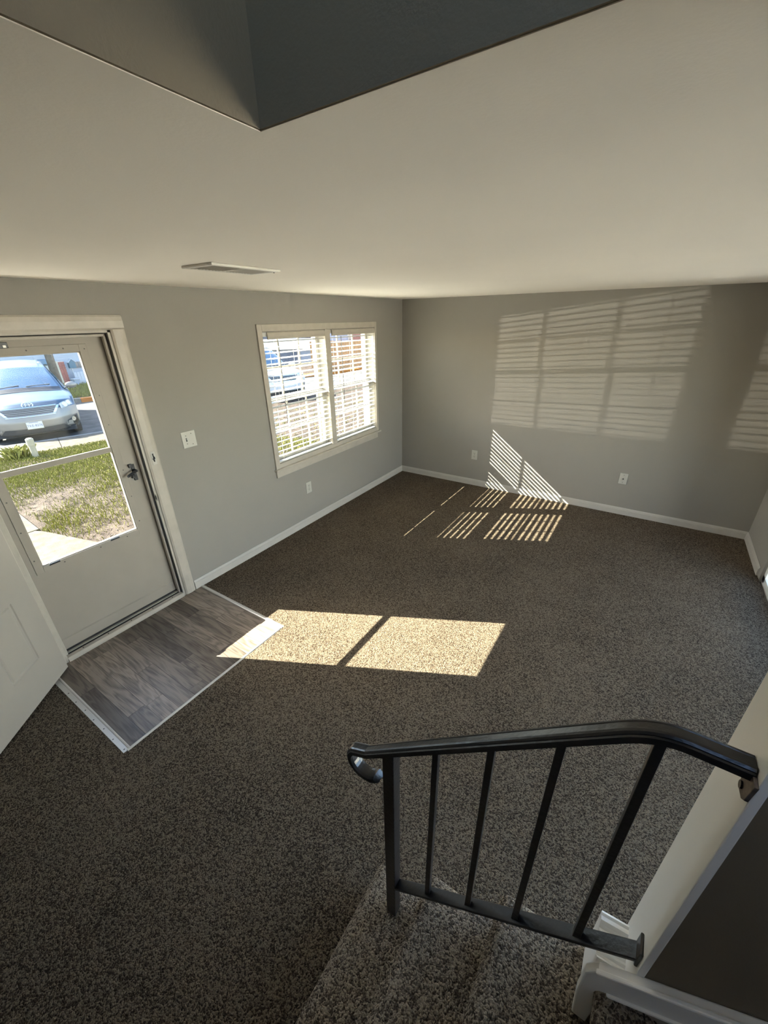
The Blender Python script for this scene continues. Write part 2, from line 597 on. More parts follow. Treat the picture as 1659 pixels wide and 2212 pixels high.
# right and left legs and head
for (ya, sgn) in ((DY1, 1), (DY0, -1)):
    b.prism([(x, ya + sgn * (t - .002)) for x, t in casing_prof()], 0, DZ, 'z')
b.build('casing_leg', OLDTRIM, dr, bevel=.002)
b = MB()
b.prism([(x, DZ + t - .004) for x, t in casing_prof()], DY0 - cw, DY1 + cw - .002, 'y')
b.build('casing_head', OLDTRIM, dr, bevel=.002)
b = MB()
b.box(XT - .02, -.001, DY1 - .018, DY1, -.02, DZ)
b.box(XT - .02, -.001, DY0, DY0 + .018, -.02, DZ)
b.box(XT - .02, -.001, DY0, DY1, DZ - .018, DZ)
b.build('jamb_lining', OLDTRIM, dr)
b = MB()                                                        # stop moulding, room side of the storm door
b.box(-.062, -.030, DY1 - .036, DY1 - .019, 0.03, DZ - .024)
b.box(-.062, -.030, DY0 + .019, DY0 + .036, 0.03, DZ - .024)
b.box(-.062, -.030, DY0 + .019, DY1 - .019, DZ - .040, DZ - .024)
b.build('door_stop', OLDTRIM, dr, bevel=.004)
b = MB()                                                        # dark weatherstrip gaps
b.box(-.030, -.012, DY1 - .024, DY1 - .0175, 0.03, DZ - .019)
b.box(-.030, -.010, DY0 + .019, DY1 - .020, DZ - .0235, DZ - .0175)
b.box(-.075, -.062, DY1 - .030, DY1 - .018, 0.03, DZ - .03)
b.build('weatherstrip', RUBBER, dr)
b = MB()
b.prism([(.012, -.004), (.012, .010), (-.002, .026), (-.030, .030), (-.032, .022), (-.052, .022), (-.054, .030), (-.10, .026), (-.17, .0), (-.17, -.03), (.012, -.03)], DY0 + .018, DY1 - .018, 'y')
b.build('threshold', OLDTRIM, dr)
b = MB()
b.box(-.0525, -.0315, DY0 + .019, DY1 - .019, .0222, .0262)
b.build('threshold_groove', RUBBER, dr)
b = MB()
for k in range(5):
    y = DY0 + .12 + k * .165
    MB().cyl((-.018, y, .026), (-.018, y, .0302), .005, 8).build('screw', SCREW, dr)

# strike plate lip on the casing edge
b = MB()
b.box(-.022, .002, DY1 - .0195, DY1 - .0165, .865, .935)
b.box(-.001, .016, DY1 - .0185, DY1 - .0155, .875, .925)
sp = b.build('strike_plate', mat('brass_worn', (.45, .42, .36), .35, metal=.8), dr, bevel=.001)
MB().box(.0, .0165, DY1 - .0200, DY1 - .0182, .885, .915).build('latch_hole', DARKSLOT, sp)

# small keeper plate on the casing face
kp = thing('chain_keeper', 'small pale metal plate with dark slots on the front door casing', 'door hardware', (.019, -3.527, 1.19))
b = MB().box(.018, .0205, -3.543, -3.511, 1.142, 1.240)
b.build('plate', PLATE, kp, bevel=.0015)
b = MB()
for z in (1.218, 1.196, 1.174):
    b.cyl((.0205, -3.527 + (.004 if z == 1.196 else -.003), z), (.0235, -3.527, z), .0065, 8)
b.box(.0205, .0225, -3.531, -3.524, 1.165, 1.225)
b.box(.0205, .0222, -3.538, -3.518, 1.183, 1.190)
b.build('slot', DARKSLOT, kp)

# storm door leaf
sdn = thing('door_1', 'grey white storm door with two stacked panes of glass', 'door', (-.085, -4.43, 0), kind='structure')
LX0, LX1 = -.108, -.078
LY0, LY1, LZ0, LZ1 = -4.428, -3.588, .045, 2.005
GY0, GY1 = -4.335, -3.735
GZ0, GZ1, GM0, GM1 = .682, 1.916, 1.276, 1.312
b = MB()
b.box(LX0, LX1, LY0, GY0 - .0, LZ0, LZ1)
b.box(LX0, LX1, GY1 + .0, LY1, LZ0, LZ1)
b.box(LX0, LX1, GY0, GY1, GZ1, LZ1)
b.box(LX0, LX1, GY0, GY1, LZ0, GZ0)
b.build('leaf', DOORP, sdn)
b = MB()
fw = .042
x0, x1 = LX1 - .001, LX1 + .005
b.box(x0, x1, GY0 - fw, GY0, GZ0 - fw, GZ1 + fw)
b.box(x0, x1, GY1, GY1 + fw, GZ0 - fw, GZ1 + fw)
b.box(x0, x1, GY0, GY1, GZ1, GZ1 + fw)
b.box(x0, x1, GY0, GY1, GZ0 - fw, GZ0)
b.build('glazing_frame', DOORP, sdn, bevel=.0015)
b = MB()                                                        # inner sash round each pane
b.box(LX0 + .004, LX1 - .004, GY0, GY0 + .006, GZ0, GZ1)
b.box(LX0 + .004, LX1 - .004, GY1 - .006, GY1, GZ0, GZ1)
b.box(LX0 + .004, LX1 - .004, GY0, GY1, GZ1 - .005, GZ1)
b.box(LX0 + .004, LX1 - .004, GY0, GY1, GZ0, GZ0 + .006)
b.build('glazing_bead', DOORP, sdn)
b = MB().box(-.102, -.084, GY0, GY1, GM0, GM1)
b.build('middle_rail', DOORP, sdn, bevel=.006)
MB().box(-.097, -.093, GY0 + .002, GY1 - .002, GM1, GZ1 - .002).build('glass_pane', GLASS, sdn)
MB().box(-.097, -.093, GY0 + .002, GY1 - .002, GZ0 + .002, GM0).build('glass_pane', GLASS, sdn)
b = MB()
for z in (1.93, 1.65, 1.46, 1.14, .94, .74):
    for y in (GY0 - .026, GY1 + .026):
        MB().cyl((x1, y, z), (x1 + .0015, y, z), .0045, 7).build('screw', SCREW, sdn)
for y in (-4.22, -4.0, -3.82):
    for z in (GZ0 - .022, GZ1 + .022):
        MB().cyl((x1, y, z), (x1 + .0015, y, z), .0045, 7).build('screw', SCREW, sdn)
b = MB().box(LX1 - .001, LX1 + .004, LY0, LY1, LZ0, .125)
b.box(LX1 - .001, LX1 + .002, LY0, LY1, .125, .131)
b.build('door_sweep', DOORP, sdn, bevel=.0015)
b = MB().box(LX1 - .02, LX1 + .004, LY0, LY1, .030, .046)
b.build('sweep_seal', RUBBER, sdn)
b = MB()
for y in (-4.27, -3.90):
    b.box(LX1 + .001, LX1 + .010, y - .03, y + .03, GZ0 - .008, GZ0 + .004)
b.build('sash_clip', BLACKH, sdn, bevel=.002)
b = MB()
hy, hz = -3.642, 1.108
b.box(LX1, LX1 + .008, hy - .012, hy + .012, hz - .065, hz + .055)
b.cyl((LX1 + .005, hy, hz + .012), (LX1 + .045, hy, hz + .012), .010, 10)
b.cyl((LX1 + .042, hy + .004, hz + .016), (LX1 + .046, hy - .070, hz - .012), .009, 10)
b.box(LX1 + .004, LX1 + .022, hy - .030, hy - .008, hz + .035, hz + .062)
b.box(LX1 + .004, LX1 + .018, hy - .026, hy - .006, hz - .042, hz - .018)
b.build('latch_handle', BLACKH, sdn, bevel=.002)
b = MB()
b.box(LX1, LX1 + .02, -4.125, -4.075, 1.955, 1.985)
cb = b.build('closer_bracket', BLACKH, sdn, bevel=.002)
MB().box(LX1 + .004, LX1 + .021, -4.098, -4.085, 1.958, 1.970).build('bracket_bolt', ALU, cb)

# hinged panel door standing open
U = Vector((.633, -.774, 0)).normalized()
N = Vector((.774, .633, 0)).normalized()
P0 = Vector((.076, -4.463, 0))
ed = thing('door_2', 'off-white panelled entry door swung open at the left edge', 'door', (P0.x, P0.y, 0), kind='structure')
DW = .86
def dp(u, z, n=0.0):
    return P0 + U * u + N * n + Vector((0, 0, z))
def dbox(b, u0, u1, z0, z1, n0, n1):
    b.add([dp(u, z, n) for u in (u0, u1) for n in (n0, n1) for z in (z0, z1)],
          [(0, 1, 3, 2), (4, 6, 7, 5), (0, 4, 5, 1), (2, 3, 7, 6), (0, 2, 6, 4), (1, 5, 7, 3)])
cols = ((.148, .362), (.500, .714))
rows = ((.25, .66), (.80, 1.50), (1.62, 1.88))
b = MB()
dbox(b, 0, .148, .02, 2.02, -.04, 0)
dbox(b, .714, DW, .02, 2.02, -.04, 0)
dbox(b, .362, .500, .02, 2.02, -.04, 0)
zz = [.02, .25, .66, .80, 1.50, 1.62, 1.88, 2.02]
for u0, u1 in cols:
    for i in (0, 2, 4, 6):
        dbox(b, u0, u1, zz[i], zz[i + 1], -.04, 0)
b.build('stile_and_rail', ENTRYP, ed)
for u0, u1 in cols:
    for z0, z1 in rows:
        b = MB()
        ring = [(0, 0), (.004, -.006), (.014, -.011), (.020, -.005), (.026, -.004)]
        vs, fs = [], []
        for d, n in ring:
            vs += [dp(u0 + d, z0 + d, n), dp(u1 - d, z0 + d, n), dp(u1 - d, z1 - d, n), dp(u0 + d, z1 - d, n)]
        for k in range(len(ring) - 1):
            for j in range(4):
                fs.append((k * 4 + j, k * 4 + (j + 1) % 4, k * 4 + 4 + (j + 1) % 4, k * 4 + 4 + j))
        k = (len(ring) - 1) * 4
        fs.append((k, k + 1, k + 2, k + 3))
        b.add(vs, fs)
        b.build('panel', ENTRYP, ed)

# ================================================================== WINDOW
wn = thing('window_1', 'twin double-hung window with worn white casing and wide sill', 'window', (0, -1.51, .74), kind='structure')
MY0, MY1 = -1.550, -1.472
b = MB()
b.box(.0, .016, -2.416, WY0 + .012, .745, 2.043)
b.box(.0, .016, WY1 - .012, -.624, .745, 2.043)
b.box(.0, .016, WY0 + .012, WY1 - .012, WZ1 - .010, 2.043)
b.box(-.02, .014, MY0, MY1, .79, WZ1 - .010)
b.build('casing', OLDTRIM, wn, bevel=.003)
b = MB().box(-.10, .036, -2.432, -.592, .735, .757)
b.build('sill', OLDTRIM, wn, bevel=.005)
b = MB().box(-.14, .010, WY0, WY1, .755, .800)
b.build('sill_riser', OLDTRIM, wn, bevel=.004)
b = MB().box(.0, .015, -2.418, -.645, .668, .736)
b.build('apron', OLDTRIM, wn, bevel=.004)
b = MB()
b.box(XT, 0, WY0 - .001, WY0 + .014, WZ0, WZ1)
b.box(XT, 0, WY1 - .014, WY1 + .001, WZ0, WZ1)
b.box(XT, 0, WY0, WY1, WZ1 - .014, WZ1 + .001)
b.box(XT, -.02, MY0 + .012, MY1 - .012, WZ0, WZ1)
b.build('jamb_lining', SASHM, wn)
b = MB()
for y0, y1 in ((WY0 - .06, WY0 - .012), (WY1 + .004, WY1 + .06)):
    b.box(XT - .05, XT, y0, y1, WZ0 - .03, WZ1 + .05)
b.box(XT - .03, XT, MY0, MY1, WZ0, WZ1)
b.build('outer_trim', SASHM, wn)
def sash(y0, y1, z0, z1, x0, x1, bot, top):
    st = .036
    y0, y1 = y0 + .002, y1 - .002
    b = MB()
    b.box(x0, x1, y0, y0 + st, z0, z1)
    b.box(x0, x1, y1 - st, y1, z0, z1)
    b.box(x0 + .001, x1 - .001, y0 + st, y1 - st, z0 + .001, z0 + bot)
    b.box(x0 + .001, x1 - .001, y0 + st, y1 - st, z1 - top, z1 - .001)
    s_ = b.build('sash', SASHM, wn)
    xm = (x0 + x1) / 2
    MB().box(xm - .002, xm + .002, y0 + st, y1 - st, z0 + bot, z1 - top).build('glass_pane', GLASS, s_)
    for k in (1, 2):
        y = y0 + (y1 - y0) * k / 3
        MB().box(xm - .007, xm + .007, y - .008, y + .008, z0 + bot, z1 - top).build('muntin', SASHM, s_)
    z = (z0 + z1) / 2
    MB().box(xm - .005, xm + .005, y0 + st, y1 - st, z - .008, z + .008).build('muntin', SASHM, s_)
for y0, y1 in ((WY0 + .014, MY0 + .012), (MY1 - .012, WY1 - .014)):
    sash(y0, y1, .80, 1.395, -.098, -.068, .045, .036)
    sash(y0, y1, 1.365, WZ1 - .012, -.132, -.102, .036, .035)

# blinds
def blind(y0, y1, v0, v1, label, wand_y):
    t = thing('window_blind', label, 'blind', (-.03, (y0 + y1) / 2, 1.98), group='white slatted window blinds')
    MB().box(-.052, -.006, y0 + .004, y1 - .004, 1.945, 1.978).build('head_rail', SLATM, t)
    MB().prism([(.002, 1.921), (.010, 1.924), (.013, 1.945), (.010, 1.972), (.004, 1.981), (.000, 1.981), (.000, 1.921)], v0, v1, 'y').build('valance', OLDTRIM, t)
    pitch_, n = .0473, 23
    z = 1.902
    for i in range(n):
        f = max(0.0, min(1.0, (z - 1.10) / (1.45 - 1.10)))
        tilt = math.radians((1 + 7 * f) if z > 1.09 else -11)
        b = MB()
        # a slightly crowned slat
        pts = []
        for k in range(5):
            u = (k / 4 - .5) * .049
            w = .0018 * (1 - (2 * u / .049) ** 2)
            pts.append((u * math.cos(tilt) + w * math.sin(tilt) - .029, z - u * math.sin(tilt) + w * math.cos(tilt)))
        poly = pts + [(x - .0022 * math.sin(tilt), zz_ - .0022 * math.cos(tilt)) for x, zz_ in reversed(pts)]
        b.prism(poly, y0 + .006, y1 - .006, 'y')
        b.build('slat', SLATM, t)
        z -= pitch_
    MB().box(-.052, -.006, y0 + .006, y1 - .006, .803, .815).build('bottom_rail', SLATM, t, bevel=.003)
    for f in (.14, .5, .86):
        y = y0 + (y1 - y0) * f
        b = MB()
        b.box(-.0045, -.0035, y - .001, y + .001, .81, 1.95)
        b.box(-.0545, -.0535, y - .001, y + .001, .81, 1.95)
        b.build('ladder_cord', SLATM, t)
    b = MB().cyl((.016, wand_y, 1.915), (.016, wand_y, 1.185), .0038, 8)
    b.build('tilt_wand', mat('clear_grey_plastic', (.16, .15, .14), .25), t)
blind(-2.355, -1.545, -2.304, -1.490, 'white slatted blind over the left half of the twin window', -2.195)
blind(-1.468, -.668, -1.437, -.664, 'white slatted blind over the right half of the twin window', -1.300)

# ================================================================== WALL PLATES, VENT
def outlet(name, label, loc, axis):
    rz = 0.0 if axis == 'x' else -math.pi / 2
    t = thing(name, label, 'outlet', loc, rz, group='duplex outlets')
    MB().box(0, .006, -.040, .040, -.0625, .0625).build('cover_plate', PLATE, t, bevel=.0025, world_coords=False)
    for s in (-1, 1):
        b = MB()
        pts = []
        for k in range(14):
            a = 2 * math.pi * k / 14
            pts.append((.0185 * math.cos(a), max(-.0135, min(.0135, .0185 * math.sin(a))) + s * .021))
        b.prism(pts, .005, .0085, 'x')
        rc = b.build('receptacle', PLATE, t, world_coords=False)
        b = MB()
        b.box(.008, .0092, -.0090, -.0055, s * .021 - .001, s * .021 + .0085)
        b.box(.008, .0092, .0055, .0090, s * .021 - .001, s * .021 + .0085)
        b.cyl((.008, 0, s * .021 - .0075), (.0092, 0, s * .021 - .0075), .0032, 8)
        b.build('slot', DARKSLOT, rc, world_coords=False)
    MB().cyl((.006, 0, 0), (.0075, 0, 0), .0032, 8).build('screw', SCREW, t, world_coords=False)
    return t
outlet('wall_outlet', 'white duplex outlet low on the wall below the window', (0, -1.997, .424), 'x')
outlet('wall_outlet', 'white duplex outlet low on the far wall, left of the sunlit stripes', (1.124, 0, .423), 'y')
t = thing('cable_plate', 'white wall plate with one dark centre jack, right on the far wall', 'wall plate', (2.871, 0, .424), -math.pi / 2)
MB().box(0, .007, -.041, .041, -.063, .063).build('cover_plate', PLATE, t, bevel=.0025, world_coords=False)
b = MB().cyl((.006, 0, 0), (.020, 0, 0), .006, 10)
b.build('coax_jack', BLACKH, t, world_coords=False)
b = MB()
for z in (-.042, .042):
    MB().cyl((.006, 0, z), (.0082, 0, z), .0034, 8).build('screw', SCREW, t, world_coords=False)
t = thing('light_switch', 'ivory double wall plate with a single toggle beside the front door', 'switch', (0, -3.222, 1.255))
MB().box(0, .006, -.057, .057, -.062, .062).build('cover_plate', PLATE, t, bevel=.0025, world_coords=False)
b = MB().box(.0055, .0068, -.0275, -.0175, -.013, .013)
b.build('toggle_slot', DARKSLOT, t, world_coords=False)
b = MB().obox((.011, -.0225, .004), (.007, 0, .003), (0, .0038, 0), (-.001, 0, .005))
b.build('toggle', PLATE, t, world_coords=False)
b = MB()
for y, z in ((-.0225, .031), (-.0225, -.031), (.0225, .041), (.0225, -.041)):
    MB().cyl((.0055, y, z), (.0075, y, z), .0034, 8).build('screw', SCREW, t, world_coords=False)

VENTM = mat('vent_enamel', (.66, .62, .55), .5, bump=.1, bscale=40)
VENTD = mat('vent_shadow_louver', (.34, .315, .28), .6)
vx0, vx1, vy0, vy1 = 1.045, 1.262, -3.680, -3.290
t = thing('ceiling_vent', 'flat metal air register with two louver banks on the ceiling', 'vent', ((vx0 + vx1) / 2, (vy0 + vy1) / 2, H))
b = MB()
rim = .028
for a in ((vx0, vx0 + rim, vy0, vy1), (vx1 - rim, vx1, vy0, vy1), (vx0 + rim, vx1 - rim, vy0, vy0 + rim), (vx0 + rim, vx1 - rim, vy1 - rim, vy1), (vx0 + rim, vx1 - rim, -3.492, -3.478)):
    b.box(a[0], a[1], a[2], a[3], H - .010, H)
b.build('register_frame', VENTM, t, bevel=.004)
for bank, (ya, yb, sg) in enumerate(((vy0 + rim, -3.492, 1), (-3.478, vy1 - rim, -1))):
    n = 9
    for k in range(n):
        y = ya + (yb - ya) * (k + .5) / n
        MB().obox(((vx0 + vx1) / 2, y, H - .005), ((vx1 - vx0) / 2 - rim, 0, 0), (0, .0075, sg * .0045), (0, -.0004, .0008)).build('louver', VENTM, t)
MB().box(vx0 + rim, vx1 - rim, vy0 + rim, vy1 - rim, H - .0008, H - .0002).build('duct_opening', DARKSLOT, t)
b = MB().cyl((1.225, -3.300, H - .0125), (1.225, -3.300, H - .009), .004, 8)
b.build('screw', SCREW, t)

# ================================================================== VINYL LANDING
vf = thing('vinyl_flooring', 'grey brown wood-look plank flooring just inside the front door', 'flooring', (.5, -3.98, 0))
MB().box(.0, VX + .004, VY0 - .01, VY1 + .004, -.03, -.0055).build('underlay', RUBBER, vf)
edges = [VY1 + .003, -3.533, -3.632, -3.738, -3.842, -3.938, -4.036, -4.137, -4.241, -4.343, -4.442, VY0 - .004]
cuts = [[.595], [.483], [.285, .757], [.100, .800], [.309], [.66], [.18, .915], [.508], [.12, .80], [.786], [.385]]
for i in range(len(edges) - 1):
    y1, y0 = edges[i], edges[i + 1]
    xs = [.004] + cuts[i] + [VX + .002]
    for j in range(len(xs) - 1):
        g = .0007
        b = MB()
        cx, cyy = (xs[j] + xs[j + 1]) / 2, (y0 + y1) / 2
        hx, hy_ = (xs[j + 1] - xs[j]) / 2 - g, (y1 - y0) / 2 - g
        zt = -.002 + R.uniform(-.0003, .0003)
        b.box(cx - hx, cx + hx, cyy - hy_, cyy + hy_, -.006, zt)
        b.build('plank', PLANK, vf)

STRIPG = 'metal edging strips round the vinyl landing'
# far side (runs away from the wall, y ~ -3.42)
prof = [(VY1 - .004, -.003), (VY1 - .003, .002), (VY1 + .004, .0055), (VY1 + .010, .004), (VY1 + .012, .001), (VY1 + .024, .001), (VY1 + .024, -.006), (VY1 - .004, -.006)]
t = thing('edging_strip', 'bright metal strip on the window side of the wood-look landing', 'strip', (.5, VY1, 0), group=STRIPG)
MB().prism(prof, .012, VX + .012, 'x').build('strip_profile', ALU, t)
prof = [(VX - .004, -.003), (VX - .003, .002), (VX + .003, .0055), (VX + .009, .004), (VX + .014, .000), (VX + .014, -.006), (VX - .004, -.006)]
t = thing('edging_strip', 'narrow metal strip between the wood-look landing and the open carpet', 'strip', (VX, -3.98, 0), group=STRIPG)
MB().prism(prof, VY0 - .012, VY1 + .010, 'y').build('strip_profile', ALU, t)
prof = [(VY0 + .008, -.003), (VY0 + .007, .002), (VY0 + .001, .0055), (VY0 - .004, .0045), (VY0 - .006, .0015), (VY0 - .032, .0012), (VY0 - .032, -.006), (VY0 + .008, -.006)]
t = thing('edging_strip', 'wide metal strip with nail holes, nearest the open panelled door', 'strip', (.5, VY0, 0), group=STRIPG)
MB().prism(prof, .10, VX + .006, 'x').build('strip_profile', ALU, t)
b = MB()
for k in range(7):
    x = .30 + k * .112
    MB().cyl((x, VY0 - .019 - .004 * (k % 2), .0012), (x, VY0 - .019 - .004 * (k % 2), .0022), .004, 7).build('nail', SCREW, t)

# ================================================================== STAIRS
RISE = .195
nose = [2.456, 2.665, 2.888, 3.115]
while len(nose) < 13:
    nose.append(nose[-1] + .2185)
SYE = -4.288
st = thing('staircase', 'carpeted stairs climbing to the right at the bottom of the view', 'stairs', (2.6, -4.9, 0))
for i, nx in enumerate(nose):
    zt = RISE * (i + 1)
    xe = nose[i + 1] + .05 if i + 1 < len(nose) else nx + .9
    ye = SYE if i < 3 else SY0 - .002
    r = .034
    prof = [(nx + .030, max(0, zt - RISE - .02)), (nx + .022, zt - .075)]
    for k in range(7):
        a = math.radians(200 - k * 110 / 6)
        prof.append((nx + r + r * math.cos(a) - .0, zt - r + r * math.sin(a)))
    prof += [(xe, zt), (xe, max(0, zt - RISE - .02))]
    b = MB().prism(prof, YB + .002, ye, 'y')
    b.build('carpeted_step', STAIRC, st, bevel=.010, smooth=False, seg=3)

# white end trim of the partition and the skirt board along the stairs
ec = thing('trim_2', 'white painted skirt board and end block where the partition meets the stairs', 'trim', (3.13, -4.36, .585), kind='structure')
b = MB()
top = lambda u: .783 + .007 * math.sin(u * 17) + .004 * math.sin(u * 41 + 1)
b.grid(lambda u, v: (SX - .058 + .056 * (0 if v in (0, 1) else 1), SY1 - .012 - (SY1 - .012 - SY0) * u, .585 if v in (0, 3) else top(u) + (.008 if v == 2 else 0)), [i / 24 for i in range(25)], [0, 1, 2, 3], True)
b.add([(SX - .058, SY1 - .012, .585), (SX - .058, SY1 - .012, top(0)), (SX - .002, SY1 - .012, top(0) + .008), (SX - .002, SY1 - .012, .585)], [(0, 1, 2, 3)])
b.build('end_block', WTRIM, ec)
b = MB()
yo = SY0 - .018
poly = [(3.098, .585), (3.088, .70), (3.088, .800), (3.106, .842)]
poly += [(3.106 + .9 * k / 8, .842 + .9 * k / 8 * .78) for k in range(1, 26)]
x_e = poly[-1][0]
poly += [(x_e, poly[-1][1] - .10)]
inner = [(3.134 + .9 * k / 8, .774 + .9 * k / 8 * .78) for k in range(25, -1, -1)]
poly += inner
poly += [(3.130, .74), (3.128, .585)]
b.prism(poly, yo, SY0, 'y')
b.build('skirt_board', WTRIM, ec, bevel=.004)
b = MB()
pl2 = [(3.10, .590), (3.134, .774)] + list(reversed(inner))[1:] + [(x_e, .60), (3.10, .585)]
b.prism([(3.125, .60), (3.125, .770)] + [(3.134 + .9 * k / 8, .778 + .9 * k / 8 * .78) for k in range(0, 26)] + [(x_e, 2.2), (x_e, 1.6)], SY0 - .006, SY0 - .0, 'y')
b.build('lower_board', OLDTRIM, ec)
b = MB()
b.bar((3.104, yo - .002, .838), (3.104 + 2.6, yo - .002, .838 + 2.6 * .78), .010, .012)
b.bar((3.134, yo - .001, .776), (3.134 + 2.6, yo - .001, .776 + 2.6 * .78), .008, .008)
b.build('skirt_moulding', WTRIM, ec, bevel=.003)
# white corner bead: the end of the partition is painted white
b = MB().box(SX - .003, SX + .001, SY0 + .0, SY1 - .0, .0, H)
b.box(SX - .003, SX + .010, SY0 - .002, SY0 + .004, .80, H)
struct('trim_3', b, WTRIM, 'white painted end of the dark partition wall beside the stairs', 'trim', bevel=.003)

# ================================================================== RAILING
YR = -4.378
rl = thing('stair_railing', 'black iron stair railing with a curled lower end', 'railing', (2.573, YR, .195))
b = MB()
pw = .016
b.prism([(2.555, .195), (2.590, .195), (2.590, 1.078), (2.555, 1.046)], YR - .0165, YR + .0165, 'y')
b.build('newel_post', BLACKP, rl, bevel=.002)
def zrail(x):
    return 1.077 + .884 * (x - 2.599) + .031 * (x - 2.47)
def zlow(x):
    return .497 + .905 * (x - 2.700)
for x in (2.698, 2.819, 2.936, 3.060):
    b = MB()
    b.prism([(x - .0075, zlow(x - .0075) - .002), (x + .0075, zlow(x + .0075) - .002), (x + .0075, min(zrail(x + .0075), 1.505) + .004), (x - .0075, min(zrail(x - .0075), 1.505) + .004)], YR - .0075, YR + .0075, 'y')
    b.build('baluster', BLACKP, rl, bevel=.0012)
path = []
cx, cz, rr = 2.489, .945, .050
for k in range(15):                                             # the curled end, from tip to the straight
    a = math.radians(325 - k * (325 - 138) / 14)
    path.append((cx + rr * math.cos(a), YR, cz + rr * math.sin(a)))
p0 = path[-1]
xs = [2.50, 2.60, 2.70, 2.80, 2.90, 2.96, 3.01]
path += [(x, YR, zrail(x) + .013) for x in xs]
for k in range(1, 9):                                           # eased bend to the level part
    f = k / 8
    x = 3.01 + .08 * f
    z0 = zrail(3.01) + .013
    path.append((x, YR, z0 + .915 * .08 * (f - f * f / 2)))
zt = path[-1][2]
path += [(3.12, YR, zt), (3.160, YR, zt)]
prof = [(-.0175, -.009), (-.0175, .003), (-.0145, .0045), (-.0145, .0065), (-.0115, .0095), (-.0075, .0105), (-.0065, .0095), (.0065, .0095), (.0075, .0105), (.0115, .0095), (.0145, .0065), (.0145, .0045), (.0175, .003), (.0175, -.009), (.010, -.011), (-.010, -.011)]
b = MB().sweep(path, [(u, -w) for u, w in prof], (0, 1, 0))
b.build('handrail', BLACKP, rl)
b = MB()
xa, xb = 2.588, 3.158
b.add([(x, YR + s * .0165, zlow(x) + dz) for x in (xa, xb) for s in (-1, 1) for dz in (-.012, 0)],
      [(0, 1, 3, 2), (4, 6, 7, 5), (0, 4, 5, 1), (2, 3, 7, 6), (0, 2, 6, 4), (1, 5, 7, 3)])
b.build('bottom_rail', BLACKP, rl, bevel=.002)
b = MB().box(SX - .009, SX - .003, YR - .020, YR + .019, zlow(3.16) - .022, zlow(3.16) + .030)
b.build('wall_flange', BLACKP, rl, bevel=.002)
b = MB()
b = MB()
b.prism([(-4.368, 1.508), (-4.371, 1.478), (-4.376, 1.460), (-4.398, 1.4625), (-4.407, 1.471), (-4.4125, 1.508)], SX - .008, SX - .003, 'x')
br = b.build('upper_bracket', mat('worn_bracket', (.16, .13, .115), .5, metal=.4, var=.4, vscale=60), rl, bevel=.001)
b = MB().cyl((SX - .0105, -4.384, 1.4725), (SX - .008, -4.384, 1.4725), .0058, 12)
b.build('bracket_screw', BLACKH, br)

#EXTERIOR
# ================================================================== OUTSIDE: GROUND
D = Vector((.278, .960, 0)).normalized()                        # along the street
NV = Vector((-.960, .278, 0)).normalized()                      # away from the house
def gz(x):                                                      # the lawn falls towards the street
    return -.12 + .043 * (min(x, -.3) + .3)
def sp_(o, a, n, z=0.0):
    p = Vector(o) + D * a + NV * n
    return (p.x, p.y, z)
b = MB()
b.grid(lambda u, v: (u, v, gz(u) if u > -9.3 else -.52), [-.15, -.3, -1, -2, -3, -4, -5, -6, -7, -8, -9.3], [-14, -8, -5, -2, 1, 4, 8, 14, 22])
struct('lawn', b, SOIL, 'front yard soil under the patchy grass beyond the front door', 'lawn')
SWO = (-8.05, -1.55, 0)                                         # a point on the house edge of the sidewalk
def slab_row(name, label, cat, o, a0, a1, n0, n1, z0, z1, m, step, part, zf=None):
    t = thing(name, label, cat, (o[0], o[1], z0), kind='structure')
    a = a0
    while a < a1 - .01:
        e = min(a + step, a1)
        g = .006
        MB().add([sp_(o, x, n, z) for x in (a + g, e - g) for n in (n0, n1) for z in (z0, z1)],
                 [(0, 1, 3, 2), (4, 6, 7, 5), (0, 4, 5, 1), (2, 3, 7, 6), (0, 2, 6, 4), (1, 5, 7, 3)]).build(part, m, t)
        a = e
    return t
slab_row('sidewalk', 'pale concrete sidewalk along the street', 'sidewalk', SWO, -9, 15, -.02, 1.12, -.60, -.452, CONC, 1.5, 'slab')
slab_row('curb', 'grey concrete curb in front of the parked cars', 'curb', SWO, -9, 15, 1.125, 1.34, -.75, -.470, CURB, 3.0, 'curb_stone')
# strip of grass between sidewalk and curb is only seen at the far left
b = MB().add([sp_(SWO, a, n, -.585) for a in (-14, 24) for n in (1.30, 7.9)], [(0, 1, 3, 2)])
struct('road', b, ASPH, 'grey asphalt street and parking bays beyond the sidewalk', 'road')
t = slab_row('curb', 'orange painted curb across the street', 'curb', SWO, 1.2, 24, 7.80, 8.02, -.75, -.43, ORANGE, 3.0, 'curb_stone')
slab_row('curb', 'unpainted curb across the street, left of the orange stretch', 'curb', SWO, -14, 1.2, 7.80, 8.02, -.75, -.43, CURB, 3.0, 'curb_stone')
b = MB().add([sp_(SWO, a, n, -.44) for a in (-16, 40) for n in (8.02, 40)], [(0, 1, 3, 2)])
struct('far_verge', b, SOIL, 'ground under the grass on the far side of the street', 'lawn')
for i, a in enumerate((2.30, 5.10)):
    t = MB().add([sp_(SWO, a + s * .05, n, z) for s in (-1, 1) for n in (1.5, 6.2) for z in (-.585, -.581)],
             [(0, 1, 3, 2), (4, 6, 7, 5), (0, 4, 5, 1), (2, 3, 7, 6), (0, 2, 6, 4), (1, 5, 7, 3)]).build('parking_line', WHITEP)
    tag(t, ['white parking bay line right of the silver minivan', 'white parking bay line beside the white vehicle'][i], 'road marking')
b = MB().box(4.3, 40, -40, 40, -.5, -.25)
b.box(-.15, 60, .2, 60, -.5, -.25)
b.box(-.15, 60, -60, -5.8, -.5, -.25)
